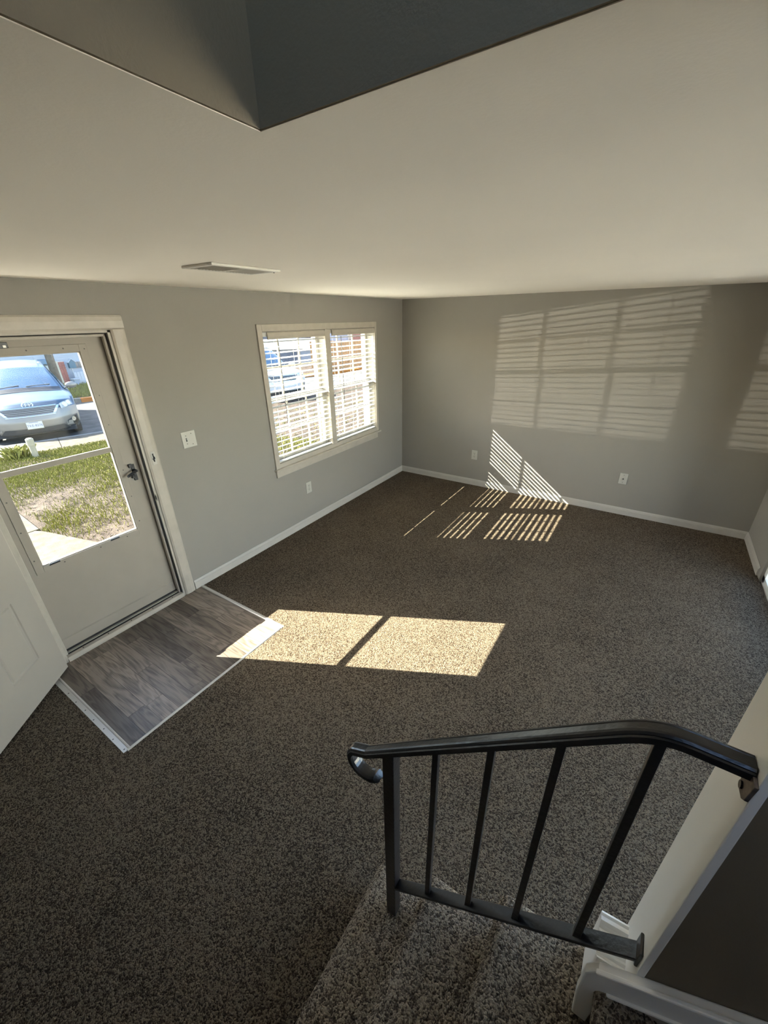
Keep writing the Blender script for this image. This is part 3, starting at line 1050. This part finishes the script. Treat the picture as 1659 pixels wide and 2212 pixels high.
BOUNCE_PAVE = ground_mat('bounce_paving', [(.72, .68, .61), (.78, .74, .67), (.84, .80, .73)], 6, .2, 80)  # unseen paving, pale so that it throws sunlight indoors
struct('back_yard', b, BOUNCE_PAVE, 'unseen ground around the other sides of the house, made pale to bounce sunlight indoors', 'paving')

wb = thing('bounce_wall', 'unseen white wall added to bounce sunlight in through the patio door', 'wall', (9.6, 0, -.25), kind='structure')  # reflector wall added out of view to brighten the room
MB().box(9.6, 9.8, -9, 9, -.3, 1.6).build('wall', mat('bounce_white', (.90, .87, .81), .8, bump=.1, bscale=30), wb)
BOUNCE_STONE = ground_mat('pale_bounce_stone', [(.42, .40, .36), (.58, .55, .50), (.68, .65, .60)], 30, .8, 120)
b = MB().box(-1.75, -.16, -2.95, 3.0, -.30, -.125)  # pale chips added to throw sunlight up through the window
struct('bounce_stone_bed', b, BOUNCE_STONE, 'pale stone chip bed added below the window to bounce sunlight up onto the ceiling', 'gravel')
# front walk: two kinds of slab
fw_ = thing('front_walk', 'pale concrete walk from the front door to the sidewalk', 'walk', (-1.5, -4.0, -.15), kind='structure')
def zslab(poly, zoff=.022):
    b = MB()
    n = len(poly)
    b.add([(x, y, gz(x) + zoff) for x, y in poly] + [(x, y, gz(x) - .2) for x, y in poly],
          [tuple(range(n)), tuple(reversed(range(n, 2 * n)))] + [(i, (i + 1) % n, n + (i + 1) % n, n + i) for i in range(n)])
    return b
zslab([(-.16, -3.05), (-.16, -5.0), (-1.55, -5.0), (-1.55, -3.325)], .03).build('doorstep', BOUNCE_STONE, fw_)  # step made pale to reflect sunlight in through the door glass
zslab([(-1.56, -3.325), (-1.56, -5.0), (-3.10, -5.0), (-3.10, -3.655), (-2.95, -3.60)]).build('slab', CONC, fw_)
for k, (xa, xb) in enumerate(((-4.60, -3.125), (-6.10, -4.625), (-7.75, -6.125))):
    zslab([(xb, -3.61), (xb, -4.75), (xa, -4.75), (xa, -3.50 - .01 * k)]).build('slab', CONC, fw_)

# grass blades and dry litter
def patch(x, y):
    return (math.sin(x * 2.1 + 1.3 * math.sin(y * 1.7)) + math.sin(y * 2.6 + 1.1 * math.sin(x * 1.3 + 2)) + .6 * math.sin(5.1 * x + 3.7 * y)) / 2.6
def on_walk(x, y):
    if x > -3.12:
        e = -3.05 - (x + .16) / (-2.95 + .16) * (.55) if x > -2.95 else -3.62
        return -5.0 < y < e
    return -4.75 < y < -3.5
def on_street(x, y):
    return (Vector((x, y, 0)) - Vector(SWO)).dot(NV) > -.03
def blades(n, x0, x1, y0, y1, dens, zf, hmin, hmax, wid, flat=False):
    b = MB()
    k = 0
    while k < n:
        x, y = R.uniform(x0, x1), R.uniform(y0, y1)
        k += 1
        if not dens(x, y):
            continue
        h = R.uniform(hmin, hmax)
        a = R.uniform(0, 6.283)
        l = R.uniform(.1, .7) * h if not flat else h
        dx, dy = math.cos(a), math.sin(a)
        z = zf(x, y)
        if flat:
            b.add([(x, y, z + .004), (x + dx * h, y + dy * h, z + .004 + R.uniform(0, .02)), (x - dy * wid, y + dx * wid, z + .012)], [(0, 1, 2)])
        else:
            b.add([(x - dy * wid, y + dx * wid, z - .01), (x + dy * wid, y - dx * wid, z - .01), (x + dx * l * .35, y + dy * l * .35, z + h * .7), (x + dx * l, y + dy * l, z + h)],
                  [(0, 1, 2), (1, 3, 2)])
    return b
def lawn_d(x, y):
    if on_walk(x, y) or on_street(x, y):
        return False
    near = max(0, min(1, (-2.1 - x) / 1.0))
    t = patch(x, y) * .5 + .5
    return R.random() < max(.03, near * (1.35 * t - .10) + (.55 if x < -5.5 else 0)) 
gl = blades(120000, -9.0, -1.2, -3.75, 1.2, lawn_d, lambda x, y: gz(x), .022, .065, .0036)
g2 = blades(16000, -9.0, -.6, 1.2, 9.5, lambda x, y: not on_street(x, y) and R.random() < .35 + .3 * patch(x, y), lambda x, y: gz(x), .03, .08, .006)
gl.add(g2.v, g2.f)
tag(gl.build('lawn_grass', GRASS), 'patchy bright green grass on the front lawn', 'grass', kind='stuff')
lt = blades(14000, -8.0, -.5, -3.7, 3.0, lambda x, y: not on_walk(x, y) and not on_street(x, y) and R.random() < (.75 if x > -2.6 else .35), lambda x, y: gz(x), .03, .11, .004, True)
tag(lt.build('dry_litter', STRAW), 'dry straw and leaf litter lying on the bare lawn soil', 'litter', kind='stuff')
vg = blades(30000, -22, -14.5, -4, 8, lambda x, y: (Vector((x, y, 0)) - Vector(SWO)).dot(NV) > 8.05, lambda x, y: -.44, .06, .16, .014)
tag(vg.build('verge_grass', GRASS), 'bright green grass across the street behind the orange curb', 'grass', kind='stuff')
tuft = MB()
for k in range(170):
    x, y = -8.0 + R.gauss(0, .12), -2.36 + R.gauss(0, .10)
    a, h = R.uniform(0, 6.28), R.uniform(.12, .26)
    l = h * R.uniform(.3, .9)
    dx, dy = math.cos(a), math.sin(a)
    z = gz(x)
    tuft.add([(x - dy * .003, y + dx * .003, z - .01), (x + dy * .003, y - dx * .003, z - .01), (x + dx * l * .4, y + dy * l * .4, z + h * .8), (x + dx * l, y + dy * l, z + h)], [(0, 1, 2), (1, 3, 2)])
tag(tuft.build('grass_tuft', GRASS), 'long grass tuft at the foot of the white pipe stub', 'grass')

# white vent pipe stub
px, py = -7.70, -2.16
t = thing('vent_pipe', 'short white plastic pipe stub with a collar standing in the lawn', 'pipe', (px, py, gz(px)))
PVC = mat('white_pvc', (.27, .24, .175), .5, var=.05, vscale=20)
MB().cyl((px, py, gz(px) - .1), (px + .01, py, gz(px) + .37), .055, 16).build('pipe', PVC, t, smooth=False)
MB().cyl((px + .007, py, gz(px) + .26), (px + .011, py, gz(px) + .40), .068, 16).build('collar', PVC, t, bevel=.008)
MB().cyl((px + .011, py, gz(px) + .395), (px + .0115, py, gz(px) + .415), .050, 12).build('cap', PVC, t, bevel=.006)

# ================================================================== VEHICLES
def lerp_rows(rows, r):
    r = max(0, min(len(rows) - 1.0001, r))
    i = int(r)
    f = r - i
    return [a + (c - a) * f for a, c in zip(rows[i], rows[i + 1])]
#        x     z     w    sweep crown
VAN = [(-.16, .21, .78, .40, 0), (-.02, .27, .90, .46, 0), (.02, .40, .955, .50, 0), (.02, .56, .97, .50, 0), (-.01, .66, .965, .48, 0),
       (-.05, .78, .945, .46, .01), (-.10, .88, .91, .44, .03), (-.22, .965, .90, .34, .05), (-.60, 1.05, .905, .18, .07), (-1.02, 1.12, .87, .16, .06),
       (-1.10, 1.13, .86, .16, .05), (-1.55, 1.42, .76, .16, .05), (-1.98, 1.655, .66, .16, .05), (-2.2, 1.70, .65, .10, .05), (-3.2, 1.745, .64, .0, .05), (-4.6, 1.70, .62, 0, .04), (-4.95, 1.60, .60, 0, .03)]
SUV = [(-.14, .28, .80, .36, 0), (-.02, .36, .92, .40, 0), (.02, .50, .96, .42, 0), (.02, .66, .97, .40, 0), (.0, .78, .965, .36, 0),
       (-.02, .90, .94, .34, .01), (-.06, 1.0, .91, .30, .02), (-.18, 1.08, .90, .22, .04), (-.70, 1.13, .90, .12, .05), (-1.25, 1.17, .87, .12, .05),
       (-1.32, 1.18, .86, .12, .05), (-1.65, 1.46, .77, .12, .05), (-1.98, 1.70, .68, .12, .05), (-2.2, 1.75, .67, .06, .04), (-3.2, 1.79, .66, .0, .04), (-4.5, 1.75, .64, 0, .04), (-4.85, 1.62, .62, 0, .03)]
def vehicle(name, label, nose, rz, rows, paint, lower, plate_txt, detail):
    t = thing(name, label, 'car', nose, rz)
    def S(r, tt, off=0.0):
        x, z, w, swp, cr = lerp_rows(rows, r)
        x2, z2 = lerp_rows(rows, r + .05)[:2]
        x1, z1 = lerp_rows(rows, r - .05)[:2]
        nx, nz = (z2 - z1), -(x2 - x1)
        ln = math.hypot(nx, nz) or 1
        X = x - swp * abs(tt) ** 2.6
        Z = z - cr * tt * tt
        return (X + off * nx / ln, w * tt, Z + off * nz / ln)
    tt_ = [i / 8 - 1 for i in range(17)]
    def rr(a, c, n):
        return [a + (c - a) * i / n for i in range(n + 1)]
    MB().grid(lambda r, q: S(r, q), rr(5.0, 16, 44), tt_).build('body_shell', paint, t, smooth=True, world_coords=False)
    MB().grid(lambda r, q: S(r, q), rr(0, 5.0, 20), tt_).build('front_bumper', lower, t, smooth=True, world_coords=False)
    def side(sgn):
        xs = [-.30, -.45, -.62, -.8, -1.0, -1.1, -1.3, -1.55, -1.75, -1.98, -2.3, -2.8, -3.3, -3.9, -4.4, -4.75, -4.93]
        def edge(x):
            best = None
            for k in range(30, 320):
                r = k / 20
                p = S(r, 1.0)
                if best is None or abs(p[0] - x) < best[0]:
                    best = (abs(p[0] - x), p)
            return best[1]
        b_ = MB()
        secs = []
        for x in xs:
            e = edge(x)
            bl = min(e[2] - .01, 1.04)
            wm = .985 if x < -.75 else .90 + .085 * ((-.3 - x) / .45 if x > -.75 else 1)
            pts = [(x, sgn * e[1], e[2])]
            for f in (.33, .66):
                pts.append((x, sgn * (e[1] + (wm - .02 - e[1]) * f), e[2] + (bl - e[2]) * f))
            pts += [(x, sgn * (wm - .015), bl), (x, sgn * wm, .80 if bl > .82 else bl - .02), (x, sgn * wm, .55), (x, sgn * (wm - .04), .26)]
            secs.append(pts)
        vs = [p for s_ in secs for p in s_]
        m = len(secs[0])
        fs = [(i * m + j, i * m + j + 1, (i + 1) * m + j + 1, (i + 1) * m + j) for i in range(len(secs) - 1) for j in range(m - 1)]
        b_.add(vs, fs)
        b_.build('side_panel', paint, t, smooth=True, world_coords=False)
        # side windows follow the slanted upper part of the side
        def Q(i, f):
            p, q = secs[i][0], secs[i][3]
            return (p[0] + (q[0] - p[0]) * f, p[1] + (q[1] - p[1]) * f + sgn * .012, p[2] + (q[2] - p[2]) * f + .004)
        for ids in ((6, 7, 8, 9, 10, 11), (11, 12, 13), (13, 14, 15)):
            w_ = MB()
            n_ = len(ids)
            vs = []
            for k, i in enumerate(ids):
                a0 = Q(i, .20)
                a1 = Q(i, .92)
                vs += [a0, a1]
            w_.add(vs, [(2 * k, 2 * k + 1, 2 * k + 3, 2 * k + 2) for k in range(n_ - 1)])
            w_.build('side_window', CARGLASS, t, world_coords=False)
    for sg in (-1, 1):
        side(sg)
    # tail and underside
    MB().add([(-4.95, -.6, 1.6), (-4.95, .6, 1.6), (-4.95, .95, 1.0), (-4.95, .95, .3), (-4.95, -.95, .3), (-4.95, -.95, 1.0)], [(0, 1, 2, 3, 4, 5)]).build('tailgate', paint, t, world_coords=False)
    MB().box(-4.85, -.25, -.82, .82, .19, .30).build('underbody', TYRE, t, world_coords=False)
    MB().grid(lambda r, q: S(r, q, .008), rr(10.25, 11.95, 8), [x * .93 for x in tt_]).build('windshield', CARGLASS, t, smooth=True, world_coords=False)
    MB().grid(lambda r, q: S(r, q, .012), rr(9.55, 10.25, 3), [x * .95 for x in tt_]).build('cowl', BLACKH, t, world_coords=False)
    # grille: dark opening with bright slats
    def gw(r):
        return .62 - .10 * (5.9 - r)
    MB().grid(lambda r, q: S(r, q * gw(r) * 1.0, .010), rr(4.15, 5.75, 6), tt_).build('grille_opening', DARKSLOT, t, world_coords=False)
    for k in range(5):
        r0 = 4.25 + k * .32
        MB().grid(lambda r, q: S(r, q * gw(r) * .99, .020), [r0, r0 + .085], tt_).build('grille_slat', GRILLEM, t, world_coords=False)
    MB().grid(lambda r, q: S(r, q * .60, .022), [5.75, 5.95], tt_).build('grille_top_trim', CHROME if detail else paint, t, world_coords=False)
    MB().grid(lambda r, q: S(r, q * .50, .020), [4.0, 4.15], tt_).build('grille_lower_trim', CHROME, t, world_coords=False)
    for sg in (-1, 1):
        MB().grid(lambda a, f: S(4.25 + 1.5 * a, sg * (gw(4.25 + 1.5 * a) * 1.0 + .06 * f), .016), [0, .25, .5, .75, 1], [0, 1]).build('grille_end_cap', CHROME, t, world_coords=False)
        hl = MB().grid(lambda a, f: S(4.75 + .55 * f + (2.05 - .55 * f) * a * (0.55 + .45 * f), sg * (.66 + .30 * f), .014), [0, .2, .4, .6, .8, 1], [0, .2, .4, .6, .8, 1]).build('headlight', LAMP, t, smooth=True, world_coords=False)
        for f_, a_, rad in ((.40, .42, .062), (.75, .5, .05)):
            c_ = S(4.75 + .55 * f_ + (2.05 - .55 * f_) * a_ * (.55 + .45 * f_), sg * (.66 + .30 * f_), .018)
            MB().cyl(c_, (c_[0] + .012, c_[1] + sg * .004, c_[2] + .004), rad, 14).build('headlight_bowl', CHROME, hl, world_coords=False)
        fp = MB().grid(lambda a, f: S(1.55 + 1.25 * a * (.6 + .4 * f), sg * (.70 + .22 * f), .012), [0, .5, 1], [0, .33, .66, 1]).build('fog_lamp_recess', DARKSLOT, t, world_coords=False)
        c_ = S(2.35, sg * .84, .014)
        MB().cyl(c_, (c_[0] + .014, c_[1] + sg * .01, c_[2]), .055, 14).build('fog_lamp', LAMP, fp, world_coords=False)
        c_ = S(1.95, sg * .745, .014)
        MB().obox((c_[0] + .006, c_[1], c_[2]), (.004, .0, 0), (-.03, sg * .07, 0), (0, 0, .05)).build('bumper_vane', lower, fp, world_coords=False)
        # mirrors and wheels
        c_ = (-1.38, sg * 1.06, 1.17)
        mr_ = MB().grid(lambda a, q: (c_[0] + .07 * math.cos(q) * math.sin(a), c_[1] + .135 * math.cos(a) * 1.0, c_[2] + .085 * math.sin(q) * math.sin(a)), [math.pi * i / 10 for i in range(11)], [6.2832 * j / 14 for j in range(14)], True)
        mo = mr_.build('wing_mirror', lower if detail else paint, t, smooth=True, world_coords=False)
        MB().bar((-1.36, sg * .90, 1.10), (-1.38, sg * .99, 1.14), .05, .04, (1, 0, 0)).build('mirror_arm', BLACKH, mo, world_coords=False)
        for x in (-.98, -3.98):
            wh = thing_part('wheel', t)
            MB().cyl((x, sg * .74, .335), (x, sg * .955, .335), .335, 28).build('tyre', TYRE, wh, bevel=.03, world_coords=False)
            MB().cyl((x, sg * .80, .335), (x, sg * .962, .335), .22, 20).build('rim', CHROME, wh, world_coords=False)
    # lower intake and lip
    MB().grid(lambda r, q: S(r, q * (.80 - .16 * (r - .75)), .010), rr(.75, 1.95, 5), tt_).build('lower_intake', DARKSLOT, t, world_coords=False)
    MB().grid(lambda r, q: S(r, q * .86, .016), rr(.45, .75, 2), tt_).build('lower_lip', lower, t, world_coords=False)
    if plate_txt:
        pl_ = MB().box(.036, .046, -.155, .155, .385, .545).build('licence_plate', PLATEW, t, bevel=.002, world_coords=False)
        me = text_mesh(plate_txt, .074, .001)
        me.transform(Matrix(((0, 0, 1, .0475), (1, 0, 0, 0), (0, 1, 0, .458), (0, 0, 0, 1))))
        me.materials.append(PLATEINK)
        o = bpy.data.objects.new('plate_lettering', me)
        COL.objects.link(o)
        o.parent = pl_
        MB().box(.034, .044, -.165, .165, .375, .385).build('plate_frame', CHROME, pl_, world_coords=False)
        MB().box(.046, .0485, -.10, .08, .528, .538).build('plate_top_print', PLATEINK, pl_, world_coords=False)
    if detail:
        # oval badge made of three rings
        def ring(ry, rz_, cy, cz, th):
            n_ = 28
            def P(a, q):
                return (.012 * math.cos(q) , cy + (ry + th * math.sin(q)) * math.cos(a), cz + (rz_ + th * math.sin(q)) * math.sin(a))
            return P, [6.2832 * i / n_ for i in range(n_ + 1)], [6.2832 * j / 6 for j in range(6)]
        c_ = S(6.35, 0, .012)
        b_ = MB()
        for ry, rz_, oz, th in ((.105, .068, 0, .011), (.038, .062, 0, .008), (.088, .026, .032, .008)):
            P, us, qs = ring(ry, rz_, 0, 0, th)
            b_.grid(lambda a, q: (c_[0] + P(a, q)[0] - .32 * (P(a, q)[2] + oz) , P(a, q)[1], c_[2] + P(a, q)[2] + oz), us, qs, True)
        b_.build('badge', CHROME, t, smooth=True, world_coords=False)
        # wipers, dash paper, roof rails
        for y0 in (-.55, .12):
            MB().bar(S(10.32, y0 / .86, .02), S(10.42, (y0 + .52) / .86, .02), .02, .015, (1, 0, 0)).build('wiper', BLACKH, t, world_coords=False)
    for sg in (-1, 1):
        MB().bar((-2.3, sg * .56, 1.735), (-4.4, sg * .55, 1.745), .035, .03).build('roof_rail', CHROME, t, world_coords=False)
    return t
def thing_part(name, parent):
    o = bpy.data.objects.new(name, None)
    o.empty_display_size = .1
    COL.objects.link(o)
    o.parent = parent
    return o
CARGLASS = mat('car_glass', (.02, .05, .085), .02, spec=1.0, coat=.4)
GRILLEM = mat('grille_metal', (.20, .205, .21), .3, metal=.8)
CHROME = mat('car_chrome', (.45, .46, .48), .15, metal=1.0)
TYRE = mat('tyre_rubber', (.015, .015, .016), .8)
LAMP = mat('lamp_lens', (.26, .24, .20), .15, metal=.4, coat=.5, var=.5, vscale=18)
PLATEW = mat('plate_white', (.42, .42, .40), .4)
PLATEINK = mat('plate_ink', (.06, .07, .14), .6)
SILVERB = mat('silver_blue_metallic', (.036, .062, .094), .38, metal=.35, coat=.1)
SILVERL = mat('silver_bumper', (.15, .14, .125), .4, metal=.4, coat=.2)
WHITECAR = mat('white_car_paint', (.34, .35, .36), .25, coat=1.0)
GZR = -.585
rz_car = math.atan2(-NV.y, -NV.x)
vehicle('minivan', 'silver minivan facing the house, seen through the front door glass', (-9.60, -1.44, GZR), rz_car, VAN, SILVERB, SILVERL, 'TKE-8276', True)
vehicle('sport_utility_vehicle', 'white parked vehicle seen through the blinds', (-7.75, 5.20, GZR), rz_car, SUV, WHITECAR, WHITECAR, '', False)

# ================================================================== BUILDINGS ACROSS THE STREET
SIDING = mat('white_lap_siding', (.27, .285, .30), .6, bump=.03)
SIDING2 = mat('grey_lap_siding', (.26, .30, .34), .6, var=.04, vscale=3)
BANDM = mat('slate_blue_fascia', (.16, .22, .27), .6, var=.08, vscale=4)
TAN = mat('tan_stucco', (.48, .41, .31), .85, bump=.2)
BRICK = mat('red_brick', (.34, .115, .085), .85, var=.2, vscale=20)
MORTAR = mat('mortar', (.42, .36, .32), .9)
ROOFM = mat('dark_shingle', (.12, .125, .14), .9, var=.2, vscale=12)
DGLASS = mat('dark_house_glass', (.05, .055, .065), .08, spec=.8)
FENCEW = mat('white_vinyl_fence', (.33, .345, .36), .5)
CEDAR = mat('cedar_board', (.33, .17, .065), .8, var=.25, vscale=9)
POLEW = mat('weathered_pole_wood', (.20, .165, .125), .9, var=.25, vscale=7, bump=.4, bscale=30)
TEAL = mat('teal_blue_box', (.03, .095, .135), .5)
XB = -20.0
GB = -.44
def laps(b, x, y0, y1, z0, z1, pitch, out=1):
    z = z0
    while z < z1 - .005:
        e = min(z + pitch, z1)
        b.add([(x, y0, z), (x, y1, z), (x + .022 * out, y0, z), (x + .022 * out, y1, z), (x, y0, e), (x, y1, e), (x - .12 * out, y0, z), (x - .12 * out, y1, z), (x - .12 * out, y0, e), (x - .12 * out, y1, e)],
              [(0, 1, 3, 2), (2, 3, 5, 4), (4, 5, 9, 8), (6, 8, 9, 7), (0, 6, 7, 1), (0, 2, 4, 8, 6), (1, 7, 9, 5, 3)])
        z = e
    return b
hs = thing('white_sided_building', 'white lap-sided building across the street behind the minivan', 'building', (XB, 0, GB))
o = laps(MB(), XB, -9, 2.86, GB, .56, .088).build('lower_siding', SIDING, hs)
o['kind'] = 'stuff'
o = laps(MB(), XB - .3, -9, 7.5, .56, 3.6, .088).build('upper_siding', SIDING, hs)
o['kind'] = 'stuff'
MB().box(XB - .3, XB + .40, -9, 2.78, .545, .715).build('fascia', BANDM, hs, bevel=.01)
MB().box(XB - .05, XB + .045, 2.245, 2.735, GB, .492).build('door_frame', SIDING, hs, bevel=.005)
dd = MB().box(XB - .02, XB + .055, 2.275, 2.705, GB, .465).build('door_leaf', mat('beige_door', (.56, .54, .50), .6), hs, bevel=.005)
MB().cyl((XB + .055, 2.33, -.02), (XB + .085, 2.33, -.02), .022, 8).build('knob', CHROME, dd)
MB().box(XB - .2, XB + .02, 2.94, 3.13, GB, .60).build('corner_board', TAN, hs)
MB().box(XB - .2, XB + .06, 2.86, 2.955, GB, .60).build('downpipe', SIDING, hs)
b = MB()
path = [(XB + .05, 1.62, .50), (XB + .05, 1.78, .47), (XB + .05, 1.90, .38), (XB + .05, 1.93, .10), (XB + .05, 1.93, GB)]
for p, q in zip(path, path[1:]):
    b.cyl(p, q, .018, 8)
b.build('conduit', SIDING2, hs)
MB().box(XB - .22, XB - .02, 3.13, 3.37, GB, .60).build('mortar_bed', MORTAR, hs)
pr_ = None
z, k = GB + .006, 0
bm_ = MB().box(-.02, .05, -.055, .055, 0, .048).mesh('brick')
bm_.materials.append(BRICK)
while z < .56:
    for j in range(2):
        o = bpy.data.objects.new('brick', bm_)
        COL.objects.link(o)
        o.parent = hs
        o.location = (0, 3.19 + j * .118 + (.0 if k % 2 else -.012), z - GB)
    z += .056
    k += 1
for y0, y1 in ((3.62, 3.98), (4.02, 4.40), (4.60, 5.4)):
    f_ = MB().box(XB - .32, XB - .20, y0 - .03, y1 + .03, .22, .54).build('window', SIDING, hs)
    MB().box(XB - .30, XB - .19, y0, y1, .25, .51).build('pane', DGLASS, f_)
MB().box(XB - .4, XB - .22, 3.37, 7.5, GB, .60).build('recessed_wall', SIDING2, hs)

# white fence, bin, box, pole
fe = thing('white_fence', 'white board fence at the right end of the sided building', 'fence', (XB + .5, 4.2, GB))
for k in range(11):
    y = 3.43 + k * .125
    MB().box(XB + .46, XB + .50, y, y + .118, GB - .02, .115 + .012 * k / 2).build('board', FENCEW, fe)
MB().box(XB + .44, XB + .52, 3.42, 4.82, -.30, -.22).build('rail', FENCEW, fe)
bn = thing('trash_bin', 'grey wheeled trash bin with a pale lid beside the white fence', 'bin', (XB + .8, 3.34, GB))
MB().add([(XB + .72 + i * (.10 + .03 * kz), 3.34 + j * (.09 + .03 * kz), GB + .03 + kz * .26) for kz in (0, 1) for i in (-1, 1) for j in (-1, 1)],
         [(0, 1, 3, 2), (4, 6, 7, 5), (0, 4, 5, 1), (2, 3, 7, 6), (0, 2, 6, 4), (1, 5, 7, 3)]).build('bin_body', SIDING2, bn, bevel=.01)
MB().box(XB + .57, XB + .88, 3.205, 3.475, GB + .28, GB + .33).build('lid', FENCEW, bn, bevel=.012)
for y in (3.26, 3.42):
    MB().cyl((XB + .82, y - .02, GB + .04), (XB + .82, y + .02, GB + .04), .045, 12).build('wheel', TYRE, bn)
hb = thing('blue_box_sign', 'teal house-shaped box on a post in front of the brick strip', 'post box', (XB + .3, 3.50, GB))
MB().prism([(3.40, .30), (3.66, .30), (3.66, .54), (3.53, .66), (3.40, .54)], XB + .22, XB + .42, 'x').build('box', TEAL, hb, bevel=.006)
MB().box(XB + .30, XB + .345, 3.465, 3.51, GB, .30).build('post', FENCEW, hb)
MB().prism([(3.37, .525), (3.53, .675), (3.69, .525), (3.69, .55), (3.53, .70), (3.37, .55)], XB + .20, XB + .44, 'x').build('box_roof', FENCEW, hb)
t = thing('utility_pole', 'weathered wooden utility pole on the far verge', 'pole', (-18.6, 2.33, GB))
MB().cyl((-18.6, 2.41, GB - .1), (-18.6, 2.44, 7.5), .155, 14, .11).build('pole', POLEW, t, smooth=True)
MB().box(-18.47, -18.44, 2.36, 2.47, 1.7, 1.9).build('tag', ALU, t)

# houses, fence seen through the blinds
def house(name, label, o, ang, w, h, dep, m, roof_h, wins, fascia=True):
    t = thing(name, label, 'building', (o[0], o[1], GB), ang)
    b = MB()
    z = 0.0
    while z < h - .01:
        e = min(z + .16, h)
        b.add([(0, 0, z), (0, w, z), (.03, 0, z), (.03, w, z), (0, 0, e), (0, w, e), (-dep, 0, z), (-dep, w, z), (-dep, 0, e), (-dep, w, e)],
              [(0, 1, 3, 2), (2, 3, 5, 4), (0, 2, 4, 8, 6), (1, 7, 9, 5, 3), (6, 8, 9, 7)])
        z = e
    o_ = b.build('siding', m, t, world_coords=False)
    o_['kind'] = 'stuff'
    b = MB().add([(.4, -.3, h), (.4, w + .3, h), (-dep / 2, -.3, h + roof_h), (-dep / 2, w + .3, h + roof_h), (-dep - .4, -.3, h), (-dep - .4, w + .3, h)],
                 [(0, 1, 3, 2), (2, 3, 5, 4), (0, 2, 4), (1, 5, 3), (0, 4, 5, 1)])
    b.build('roof', ROOFM, t, world_coords=False)
    for (y0, y1, z0, z1) in wins:
        f_ = MB().box(-.02, .07, y0 - .08, y1 + .08, z0 - .08, z1 + .08).build('window', FENCEW, t, world_coords=False)
        MB().box(.06, .08, y0, y1, z0, z1).build('pane', DGLASS, f_, world_coords=False)
    return t
house('grey_townhouse', 'pale grey sided house far behind the white vehicle', (-24.0, 17.0, 0), math.radians(-40), 14, 5.0, 8, SIDING2, 2.0, [(1.0, 2.0, .6, 1.6), (4, 5.2, .5, 1.7), (8, 9.2, .6, 1.7), (11, 12, .6, 1.7)])
gr = thing('garage', 'low dark-doored garage behind the white vehicle', 'building', (-17.5, 13.2, GB), math.radians(-40))
MB().box(-3, 0, 0, 3.6, 0, .95).build('wall', SIDING, gr, world_coords=False)
MB().box(-.02, .04, .4, 2.0, 0, .8).build('garage_door', ROOFM, gr, world_coords=False)
MB().add([(.2, -.2, .95), (.2, 3.8, .95), (-1.5, -.2, 1.5), (-1.5, 3.8, 1.5), (-3.2, -.2, .95), (-3.2, 3.8, .95)], [(0, 1, 3, 2), (2, 3, 5, 4), (0, 2, 4), (1, 5, 3), (0, 4, 5, 1)]).build('roof', ROOFM, gr, world_coords=False)
wf = thing('cedar_fence', 'orange brown cedar board fence seen through the right blind', 'fence', (-12.2, 14.2, -.55))
fd = Vector((.80, .60, 0)).normalized()
for k in range(30):
    p = Vector((-13.9, 13.3, 0)) + fd * (k * .15)
    MB().obox((p.x, p.y, .22), tuple(fd * .071), tuple(Vector((-fd.y, fd.x, 0)) * .012), (0, 0, .80 + .01 * (k % 3))).build('board', CEDAR, wf)
for z in (-.2, .7):
    a_, c_ = Vector((-13.95, 13.34, z)), Vector((-13.95, 13.34, z)) + fd * 4.5
    MB().bar(tuple(a_), tuple(c_), .05, .08, (-fd.y, fd.x, 0)).build('rail', CEDAR, wf)
house('brick_townhouse', 'red brick house with white trim behind the cedar fence', (-9.5, 18.5, 0), math.radians(-58), 9, 5.0, 8, mat('brick_far', (.36, .15, .11), .85, var=.2, vscale=6), 2.0, [(1.0, 2.2, .7, 1.7), (4.0, 5.2, .7, 1.7), (6.6, 7.6, .7, 1.7)])
